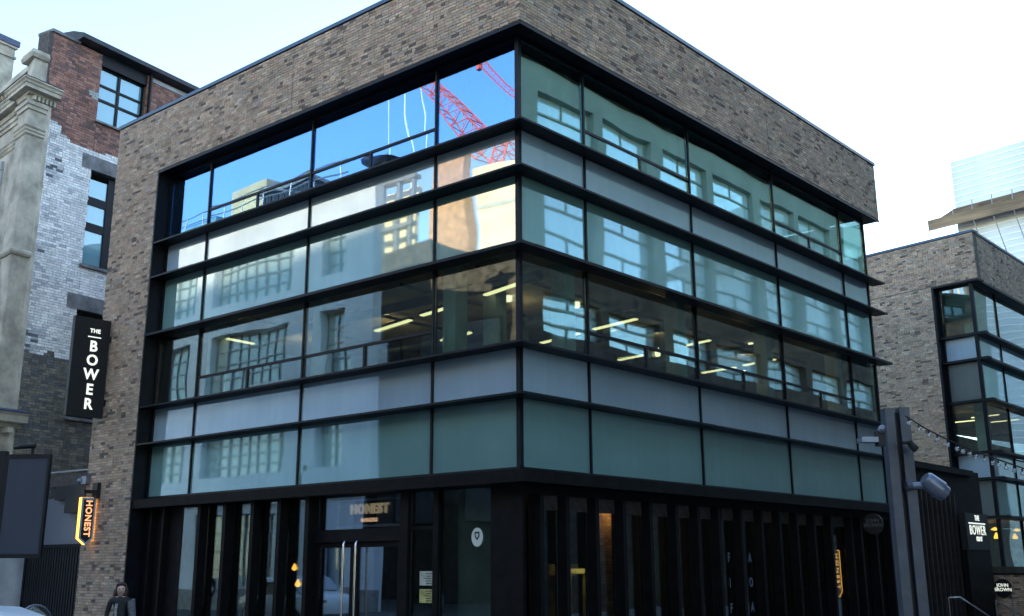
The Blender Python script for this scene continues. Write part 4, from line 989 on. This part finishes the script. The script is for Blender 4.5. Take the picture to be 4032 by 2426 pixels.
# ------------------------------------------------------------------ parked car by the camera
def car(loc, ang, label, mat):
    c = thing('parked_car', label, 'car', loc)
    ca, sa = math.cos(ang), math.sin(ang)
    T = lambda x, y, z: Vector((loc[0] + x * ca - y * sa, loc[1] + x * sa + y * ca, loc[2] + z * 1.065))
    # stations along the length: x, half width, sill z, shoulder z
    st_ = [(-2.1, .70, .32, .62), (-2.0, .80, .22, .80), (-1.5, .87, .2, .90), (-.5, .89, .2, .93), (.6, .89, .2, .93), (1.4, .87, .2, .88), (1.95, .80, .24, .78), (2.1, .66, .35, .62)]
    def loft(secs, name, mt, par=c):
        mb = MB(); k = len(secs[0])
        for s_ in secs: mb.v += s_
        for i in range(len(secs) - 1):
            for j in range(k):
                a = i * k + j; b = i * k + (j + 1) % k; mb.f.append([a, b, b + k, a + k]); mb.mi.append(0)
        mb.f.append(list(range(k))); mb.f.append([(len(secs) - 1) * k + j for j in reversed(range(k))]); mb.mi += [0, 0]
        return mb.build(name, mt, par, smooth=True)
    loft([[T(x, -w_ * .9, a), T(x, -w_, (a + b) / 2), T(x, -w_ * .94, b), T(x, -w_ * .5, b + .04), T(x, w_ * .5, b + .04), T(x, w_ * .94, b), T(x, w_, (a + b) / 2), T(x, w_ * .9, a)] for x, w_, a, b in st_], 'body', mat)
    cb = [(-1.75, .70, .86, .03), (-1.15, .64, 1.36, .0), (-.6, .63, 1.45, .0), (.2, .63, 1.44, .0), (.65, .63, 1.36, .0), (1.3, .70, .88, .03)]
    loft([[T(x, -.80, .86), T(x, -(w_ + .1 * (1.45 - z)), max(z - .06, .87)), T(x, -w_ * .85, z), T(x, 0, z + .03), T(x, w_ * .85, z), T(x, w_ + .1 * (1.45 - z), max(z - .06, .87)), T(x, .80, .86)] for x, w_, z, q_ in cb], 'roof', mat)
    for e in (-1, 1):
        MB().extr([T(-1.25, .77 * e, .93), T(1.0, .77 * e, .93), T(.55, .69 * e, 1.31), T(-.95, .69 * e, 1.31)], T(0, .012 * e, 0) - T(0, 0, 0)).build('side_window', M['carglass'], c)
        MB().extr([T(2.0, .45 * e, .62), T(2.0, .70 * e, .62), T(1.98, .70 * e, .74), T(1.98, .45 * e, .74)], T(.09, 0, 0) - T(0, 0, 0)).build('headlight', M['chrome'], c)
        MB().sphere(T(.95, .93 * e, .98), .09, 10, 6, (1, .8, .7)).build('wing_mirror', mat, c, smooth=True)
        for x in (-1.3, 1.3):
            wh = MB().tube([T(x, .70 * e, .31), T(x, .90 * e, .31)], .31, 20).build('wheel', M['rubber'], c, smooth=True)
            MB().tube([T(x, .89 * e, .31), T(x, .915 * e, .31)], .19, 14).build('rim', M['chrome'], wh)
    MB().extr([T(1.22, -.62, .97), T(1.22, .62, .97), T(.78, .56, 1.32), T(.78, -.56, 1.32)], T(.03, 0, .02) - T(0, 0, 0)).build('windscreen', M['carglass'], c)
    MB().extr([T(-1.66, -.6, .97), T(-1.66, .6, .97), T(-1.24, .54, 1.33), T(-1.24, -.54, 1.33)], T(-.03, 0, .02) - T(0, 0, 0)).build('rear_window', M['carglass'], c)
    return c
car((5.32, -11.25, -.12), R(8), 'white parked car whose roof shows at the bottom left corner', M['carpaint'])
car((-17.5, -8.6, -.12), R(3), 'pale parked car across the street reflected in the shopfront', M['carpaint'])

# scooter with a clear windscreen
def scooter(loc, ang):
    c = thing('motor_scooter', 'parked motor scooter with a tall clear windscreen beside the white car', 'scooter', loc)
    ca, sa = math.cos(ang), math.sin(ang)
    T = lambda x, y, z: Vector((loc[0] + x * ca - y * sa, loc[1] + x * sa + y * ca, loc[2] + z))
    for x in (-.62, .62):
        wh = MB().tube([T(x, -.06, .24), T(x, .06, .24)], .24, 18).build('wheel', M['rubber'], c, smooth=True)
        MB().tube([T(x, -.065, .24), T(x, .065, .24)], .13, 12).build('rim', M['chrome'], wh)
    MB().tube([T(-.75, 0, .55), T(-.5, 0, .60), T(-.1, 0, .52), T(.05, 0, .30), T(.35, 0, .27)], [.08, .18, .17, .13, .12], 12).build('body', M['signblack'], c, smooth=True)
    MB().tube([T(.62, 0, .26), T(.50, 0, .60), T(.42, 0, 1.0)], [.05, .09, .05], 10).build('front_fork', M['signblack'], c, smooth=True)
    MB().tube([T(-.75, 0, .76), T(-.4, 0, .80), T(0, 0, .74)], [.07, .13, .10], 10).build('seat', M['jacket'], c, smooth=True)
    MB().tube([T(.40, -.33, 1.02), T(.43, 0, 1.0), T(.40, .33, 1.02)], .018, 8).build('handlebar', M['signblack'], c)
    for e in (-1, 1):
        mr = MB().tube([T(.42, .25 * e, 1.02), T(.42, .33 * e, 1.2)], .008, 6); mr.sphere(T(.42, .33 * e, 1.22), .05, 10, 6, (.4, 1.2, .8)); mr.build('mirror', M['signblack'], c, smooth=True)
    ws = MB()
    pts = [(-.24, 0), (-.265, .12)] + [(-.27 * math.cos(a * math.pi / 14), .20 + .25 * math.sin(a * math.pi / 14)) for a in range(15)] + [(.265, .12), (.24, 0)]
    ws.extr([T(.50 - z * .28 - abs(y_) * .15, y_, 1.05 + z) for y_, z in pts], T(.008, 0, 0) - T(0, 0, 0)); ws.build('windscreen', M['visor'], c)
    MB().tube([T(.50 - z * .28 - abs(y_) * .15, y_, 1.05 + z) for y_, z in pts], .006, 5).build('windscreen_edge', M['lampgrey'], c)
    MB().sphere(T(.56, 0, .82), .07, 10, 8, (.6, 1.1, 1)).build('headlight', M['chrome'], c, smooth=True)
scooter((4.38, -9.73, -.12), R(-150))
# red sign at far left shop
rs_ = thing('red_sign', 'small red shop notice at the far left edge near street level', 'sign', (-19.3, .7, 1.3))
p = cam_pt(2, 2262, 29.5); FRs = Frame((p.x, p.y, 0), (.77, .64, 0), (.64, -.77, 0))
MB().fbox(FRs, -.2, .13, 0, .02, p.z - .13, p.z + .13).build('panel', M['redsign'], rs_)
m = MB()
for k in range(3): m.fbox(FRs, -.15, .09, -.003, -.001, p.z - .09 + k * .05, p.z - .07 + k * .05)
m.build('printed_lines', M['stone_lt'], rs_)

# ================================================================== SHEETED TOWER
TL = CAM + (right * ((3741 - 2016) / 4328.89) + up * ((1060.78 - 640) / 4328.89) + fwd) * 117
tow = thing('tower_block', 'tall tower wrapped in pale blue horizontal sheeting with a timber scaffold fan', 'building', (TL.x + 40, TL.y, -.12))
FT = Frame((TL.x, TL.y, 0), (.986, -.165, 0), (-.165, -.986, 0))
ZTOP = TL.z
MB().fbox(FT, .3, 92, .3, 14, -.12, ZTOP - .4).build('tower_core', M['columnm'], tow)  # run past the view is added so its shadow covers the plaza
z = ZTOP; k = 0; pitch = .66
while z > 12:
    MB().fbox(FT, 0, 92, 0, .2, z - pitch + .08, z).build('sheet', M['sheet'], tow)
    MB().fbox(FT, -.02, 92, -.05, .2, z - pitch, z - pitch + .079).build('sheet_light_gap', M['sheetline'], tow); z -= pitch
# fan platform
zf = 1.6 + (30.97 - 1.6) * 1.17
fanp = MB().extr([FT.pt(-2.2, -1.9, zf - .3), FT.pt(-2.2, -1.9, zf + .3), FT.pt(-.1, -.1, zf + 2.0), FT.pt(-.1, -.1, zf + .9)], FT.u * 94); fanp.build('timber_fan', M['timber'], tow)
MB().extr([FT.pt(-2.2, -1.95, zf - .32), FT.pt(-2.2, -1.95, zf + .8), FT.pt(-2.2, -1.85, zf + .8), FT.pt(-2.2, -1.85, zf - .32)], FT.u * 94).build('fan_board', pmat('fan_board', (.21, .15, .095), .8, var=.2, scale=.8, stretch=(.3, .3, 3)), tow)
for k in range(12):
    t = -1.5 + k * 2.1
    MB().tube([FT.pt(t, -1.7, zf + 1.9), FT.pt(t, -1.9, zf - .2), FT.pt(t + .4, -.3, zf - 5)], .05, 5).build('scaffold_tube', M['scaff'], tow)
for k in range(10):
    MB().tube([FT.pt(1 + k * 2.6, .3, ZTOP), FT.pt(1 + k * 2.6, .3, ZTOP + 1.8)], .03, 5).build('guard_post', M['scaff'], tow)
MB().tube([FT.pt(0, .3, ZTOP + 1.8), FT.pt(26, .3, ZTOP + 1.8)], .03, 5).build('guard_rail', M['scaff'], tow)

# ================================================================== ACROSS THE STREET (seen reflected, save the added bounce block)
YA = -17.0
sa = thing('street_building', 'pale rendered building with large gridded windows across the street', 'building', (-50, YA - 6, -.12))
cols = [(-52.5, -46.5), (-45, -41.2), (-40.4, -37.4), (-35.7, -29.45), (-26.9, -25.2)]
rows = [(14.5, 17.0), (10.1, 12.95), (5.9, 7.95), (.8, 4.2)]
xs = sorted(set([-70, -23.45] + [c for q_ in cols for c in q_]))
m = MB()
m.prism([(-70, YA - .5), (-23.46, YA - .5), (-37, YA - 10), (-70, YA - 10)], -.12, 19.2)
zr = [-.12] + [z for r_ in sorted(rows) for z in r_] + [19.2]
for i in range(0, len(zr), 2): m.box(-70, -23.45, YA - .499, YA, zr[i], zr[i + 1])
xe = [-70] + [c for q_ in cols for c in q_] + [-23.45]
for (z0, z1) in rows:
    for i in range(0, len(xe), 2): m.box(xe[i], xe[i + 1], YA - .499, YA - .001, z0 + .001, z1 - .001)
m.build('wall', M['render_blue'], sa)
MB().box(-70.1, -23.40, YA - .3, YA + .06, -.12, .79).build('stone_plinth', M['lintel'], sa)
MB().box(-70.2, -23.3, YA - .3, YA + .18, 4.6, 5.0).build('string_course', M['render_blue'], sa)
for (x0, x1) in cols:
    for (z0, z1) in rows:
        f = MB(); f.box(x0, x1, YA - .45, YA - .40, z0, z0 + .08)
        n_ = max(1, round((x1 - x0) / .75)); 
        for i in range(n_ + 1):
            xx = x0 + (x1 - x0) * i / n_; f.box(xx - .035, xx + .035, YA - .44, YA - .37, z0 + .08, z1)
        for i in range(1, 4): f.box(x0, x1, YA - .435, YA - .375, z0 + (z1 - z0) * i / 4 - .03, z0 + (z1 - z0) * i / 4 + .03)
        w_ = f.build('window', M['lampgrey'], sa)
        MB().box(x0, x1, YA - .48, YA - .455, z0, z1).build('pane', M['streetglass'], w_)
# roof clutter
rl = MB()
for z in (20.0, 20.45): rl.tube([(-70, YA - .3, z - .2), (-26, YA - .3, z - .2)], .035, 6)
for k in range(24): rl.tube([(-69 + k * 1.85, YA - .3, 19.2), (-69 + k * 1.85, YA - .3, 20.25)], .035, 6)
rl.tube([(-31.5, YA - .3, 20.2), (-28.5, YA - 1.0, 19.2)], .06, 6); rl.tube([(-46, YA - .3, 20.0), (-40, YA - 1.5, 19.3)], .05, 6)
rl.build('roof_railing', M['scaff'], sa)
MB().box(-39.0, -35.6, YA - 5, YA - 3.0, 19.2, 22.3).build('roof_hut', pmat('tan_cladding', (.58, .44, .25), .8, var=.1, scale=.8), sa)
MB().box(-34.4, -30.6, YA - 4, YA - 2.0, 19.2, 20.9).build('roof_plant', M['steel'], sa)
MB().box(-34.6, -30.4, YA - 4.2, YA - 1.8, 20.901, 21.1).build('plant_roof', M['lintel'], sa)
for k in range(9): MB().box(-34.3 + k * .42, -34.05 + k * .42, YA - 1.995, YA - 1.94, 19.5, 20.7).build('louvre', M['slate'], sa)
MB().box(-40.5, -37.3, YA - 3, YA - 1.0, 19.2, 20.1).build('roof_light', M['oldglass'], sa)
cu_ = MB(); cu_.box(-24.7, -23.9, YA - 1.4, YA - .6, 19.2, 19.9); cu_.build('roof_cupola', M['darkbrick'], sa)
cu_ = MB(); cu_.lathe((-24.3, YA - 1.0, 19.9), [(1.05, .12), (.8, .0), (.5, .12), (.2, .32), (.04, .6)], 12); cu_.build('cupola_roof', M['lintel'], sa)
db = thing('dark_brick_building', 'dark brick warehouse across the street beyond the rendered building', 'building', (-15, -34, -.12))
MB().box(-60.0, -32.6, -38, -30, -.12, 20.4).build('wall', M['darkbrick'], db); MB().box(-32.599, 40, -38, -30, -.12, 18.6).build('wall', M['darkbrick'], db)
for k in range(-4, 8):
    for z in (4, 8.2, 12.4):
        w_ = MB().box(-21.5 + k * 4.2, -19 + k * 4.2, -29.99, -29.9, z, z + 2.6).build('window', M['metal'], db)
        MB().box(-21.4 + k * 4.2, -19.1 + k * 4.2, -29.899, -29.88, z + .1, z + 2.5).build('pane', M['carglass'], w_)
ch = thing('brick_tower', 'sunlit warm brick stair tower rising behind the street roofs', 'building', (-41, -42, -.12))
MB().box(-42.7, -39.3, -40.9, -40, -.12, 30.9).build('wall', M['warmbrick'], ch)
MB().box(-42.9, -39.1, -41.0, -39.8, 30.9, 31.3).build('coping', M['stone'], ch)
cr = thing('cream_tower', 'tall sunlit cream clad block behind the street roofs', 'building', (-36.5, -46, -.12))
MB().box(-39.15, -35.3, -44, -41, -.12, 29.3).build('wall', M['cream'], cr)
for k in range(8): MB().box(-39.2, -35.25, -40.99, -40.93, 4 + k * 3.2, 4.3 + k * 3.2).build('floor_band', M['stone_lt'], cr)
qb = thing('bounce_block', 'broad cream block added behind the camera to bounce sunlight onto the left facade', 'building', (25, -50, -.12))  # unseen block added to bounce warm sun onto the left facade
MB().box(-8, 60, -56, -46, -.12, 32).build('wall', M['cream'], qb)
for k in range(12):
    for z in (14, 18, 22, 26):
        w_ = MB().box(-5 + k * 5.2, -2 + k * 5.2, -45.99, -45.9, z, z + 2.4).build('window', M['metal'], qb)
        MB().box(-4.9 + k * 5.2, -2.1 + k * 5.2, -45.899, -45.88, z + .1, z + 2.3).build('pane', M['carglass'], w_)
fr_ = thing('steel_frame', 'open steel frame of a building under construction behind the roofs', 'building', (-50, -41, -.12))
for k in range(6): MB().box(-54 + k * 1.6, -53.7 + k * 1.6, -41, -40.7, -.12, 31).build('column', M['scaff'], fr_)
for z in (26.5, 28.5, 30.5): MB().box(-54, -45.5, -41.3, -40.6, z, z + .3).build('beam', M['scaff'], fr_)
MB().box(-50.5, -47, -43, -42.5, 20, 30.6).build('clad_panel', M['cream'], fr_)

def lattice(mb, a, b, wd, n, r=.07, taper=1.0):
    a, b = Vector(a), Vector(b); d = (b - a).normalized(); s1 = d.cross(Vector((0, 1, 0)))
    if s1.length < .1: s1 = d.cross(Vector((1, 0, 0)))
    s1.normalize(); s2 = d.cross(s1)
    C4 = []
    for i in range(n + 1):
        t = i / n; c = a.lerp(b, t); w_ = wd * (1 + (taper - 1) * t) / 2
        C4.append([c + s1 * w_ * x + s2 * w_ * y_ for x, y_ in ((-1, -1), (1, -1), (1, 1), (-1, 1))])
    for j in range(4): mb.tube([c[j] for c in C4], r, 5)
    for i in range(n):
        for j in range(4):
            mb.tube([C4[i][j], C4[i + 1][(j + 1) % 4]], r * .6, 4); mb.tube([C4[i][j], C4[i][(j + 1) % 4]], r * .6, 4)
c1_ = thing('tower_crane', 'red lattice tower crane with raised jib beyond the street', 'crane', (-35.5, -52, -.12))
def far(x, z, y=-40., y2=-55.):   # same sight line from the mirrored eye, moved back
    e = Vector((CAM.x, .72 - CAM.y, CAM.z)); q_ = Vector((x, y, z)); k_ = (y2 - e.y) / (y - e.y); return e + (q_ - e) * k_
mm = MB(); j0 = far(-36.6, 29.6); j1 = far(-47.5, 41.5); lattice(mm, j0, j1, 2.1, 12, .085, .7); mm.build('jib', M['crane'], c1_)
mm = MB(); mt0 = far(-36.0, 28.0); lattice(mm, (mt0.x, mt0.y, 0), (mt0.x, mt0.y, mt0.z), 1.5, 20, .08); tp = far(-34.6, 31.4); lattice(mm, (mt0.x, mt0.y, mt0.z), tp, 1.3, 5, .07); mm.build('mast', M['crane'], c1_)
mm = MB(); mm.tube([j1, far(-44.5, 25)], .07, 5); mm.tube([far(-44.9, 38), far(-44.7, 25)], .06, 5); mm.tube([far(-48.5, 39), far(-48.3, 25)], .06, 5); mm.build('rope', M['rope'], c1_)
MB().box(mt0.x - .6, mt0.x + .5, mt0.y - .6, mt0.y + .6, mt0.z - .2, mt0.z + .7).build('cab', M['crane'], c1_)
c2_ = thing('tower_crane', 'red distant crane jib pointing down from the upper left over the street', 'crane', (-42, -70, -.12))
a_ = far(-38.7, 37.9, -40, -70); b_ = far(-33.5, 32.8, -40, -70)
mm = MB(); lattice(mm, a_, b_, .7, 14, .035); mm.build('jib', M['crane'], c2_)
mm = MB(); lattice(mm, (b_.x, b_.y, 0), b_, 1.6, 16, .11); mm.build('mast', M['crane'], c2_)
MB().box(a_.x - .35, a_.x + .15, a_.y - .3, a_.y + .3, a_.z - .9, a_.z + .5).build('jib_head', M['crane'], c2_)

# block opposite the right facade
XB = 16.0
bo_ = thing('facing_block', 'grey green block with paired wide windows facing the right facade', 'building', (20, 50, -.12))
wy = [(1.4, 5.4), (6.1, 10.2), (11.3, 15.3), (16, 19.9), (21.15, 25.15), (25.8, 29.95), (31.0, 35.0), (35.65, 39.95), (41.0, 45.0), (45.65, 49.9), (51, 55), (55.7, 59.9), (61, 65), (65.7, 69.9), (71, 75)]
wz = [(19.4, 22.15), (14.9, 17.75), (10.1, 12.85)]
wz = [(19.4, 22.15), (14.9, 17.75), (11.2, 12.85)]
ye = [-3] + [c for q_ in wy for c in q_] + [80]  # near stretch is added, unseen, to keep sky light off the right facade
pl = MB(); pl.box(XB - .02, XB + .399, -3.05, 80, -.12, 11.199); pl.box(XB, XB + .399, -3, 80, 12.851, 14.2)
for i in range(0, len(ye), 2): pl.box(XB + .001, XB + .399, ye[i], ye[i + 1], 11.2, 12.85)
pl.build('dark_storey', M['darkbrick'], bo_)
m = MB(); m.box(XB + .4, XB + 9, -3, 80, -.12, 25.0)
ze = [14.201, 14.9, 17.75, 19.4, 22.15, 23.3]
for i in range(0, len(ze), 2): m.box(XB, XB + .399, -3, 80, ze[i], ze[i + 1])
for (z0, z1) in wz[:2]:
    for i in range(0, len(ye), 2): m.box(XB + .001, XB + .399, ye[i], ye[i + 1], z0 + .001, z1 - .001)
m.build('wall', M['bwall'], bo_)
MB().box(XB - .25, XB + .399, -3.1, 80, 23.35, 24.0).build('eaves_band', M['bband'], bo_)
MB().box(XB - .05, XB + .399, -3, 80, 24.001, 25.2).build('parapet', M['bwall'], bo_)
for (y0, y1) in wy:
    for (z0, z1) in wz:
        f = MB(); ym = (y0 + y1) / 2; h = z1 - z0
        f.box(XB + .30, XB + .36, y0, y1, z0 + h * .30 - .05, z0 + h * .30 + .05); f.box(XB + .30, XB + .36, y0, y1, z0 + h * .70 - .05, z0 + h * .70 + .05)
        f.box(XB + .31, XB + .355, ym - .04, ym + .04, z0, z0 + h * .30 - .051); f.box(XB + .31, XB + .355, ym - .04, ym + .04, z0 + h * .70 + .051, z1)
        f.box(XB + .30, XB + .36, y0, y0 + .06, z0, z1); f.box(XB + .30, XB + .36, y1 - .06, y1, z0, z1)
        w_ = f.build('window', M['bwall'], bo_)
        MB().box(XB + .365, XB + .385, y0, y1, z0, z1).build('pane', M['skyglass'], w_, tilt=jit(.004))

# ------------------------------------------------------------------ office furniture seen through the glass
def desk(x, y, z, label, L=1.6):
    t = thing('office_desk', label, 'desk', (x, y, z), 'desks along the office windows')
    MB().box(x - .4, x + .4, y - L / 2, y + L / 2, z + .70, z + .74).build('desk_top', M['chairwhite'], t)
    for e in (-1, 1): MB().box(x - .36, x + .36, y + e * (L / 2 - .06) - .02, y + e * (L / 2 - .06) + .02, z, z + .70).build('leg', M['lampgrey'], t)
    return t
def monitor(x, y, z, label):
    t = thing('monitor', label, 'monitor', (x, y, z), 'monitors on the office desks')
    MB().box(x - .015, x + .015, y - .27, y + .27, z + .12, z + .46).build('screen', M['screen_dark'], t)
    MB().box(x - .02, x + .02, y - .03, y + .03, z + .01, z + .15).build('stand', M['lampgrey'], t)
    MB().box(x - .09, x + .09, y - .12, y + .12, z, z + .01).build('foot', M['lampgrey'], t)
zf_ = 4.62
for i, y in enumerate((3.9, 7.9, 11.8)):
    wd = ('nearest the corner post', 'in the middle of the right facade', 'farthest along the right facade')[i]
    desk(-1.9, y, zf_, 'white office desk behind the lit second floor glass, ' + wd)
    monitor(-1.8, y + .3, zf_ + .74, 'black monitor on the office desk, ' + wd)
for i, y in enumerate((3.9, 7.9, 11.8)):
    cb_ = thing('office_cabinet', 'grey office cabinet behind the second floor glass, ' + ('first from the corner post', 'second from the corner post', 'third from the corner post')[i], 'cabinet', (-3.2, y - 1, zf_))
    MB().box(-3.5, -2.9, y - 1.7, y - .5, zf_, zf_ + 1.35).build('carcass', M['lampgrey'], cb_)
    for k in range(3): MB().box(-2.899, -2.88, y - 1.69 + k * .4, y - 1.31 + k * .4, zf_ + .05, zf_ + 1.3).build('cabinet_door', M['chairwhite'], cb_)
wc = thing('office_chair', 'white plastic chair behind the left facade glass under the ceiling lights', 'chair', (-6.0, 1.1, zf_ + .3))
MB().box(-6.22, -5.78, .9, 1.3, zf_ + .75, zf_ + .80).build('seat', M['chairwhite'], wc)
m = MB()
for k in range(7): m.tube([(-6.2 + k * .066, 1.3, zf_ + .80), (-6.21 + k * .070, 1.36, zf_ + 1.25)], .016, 6)
m.tube([(-6.22, 1.36, zf_ + 1.25), (-6.0, 1.39, zf_ + 1.28), (-5.78, 1.36, zf_ + 1.25)], .025, 8); m.build('backrest', M['chairwhite'], wc, smooth=True)
for ex in (-6.19, -5.81):
    for ey in (.93, 1.27): MB().tube([(ex, ey, zf_ + .3), (ex, ey, zf_ + .75)], .016, 6).build('leg', M['chairwhite'], wc)
MB().box(-6.6, -5.4, .6, 1.7, zf_, zf_ + .3).build('platform', M['interior'], wc)
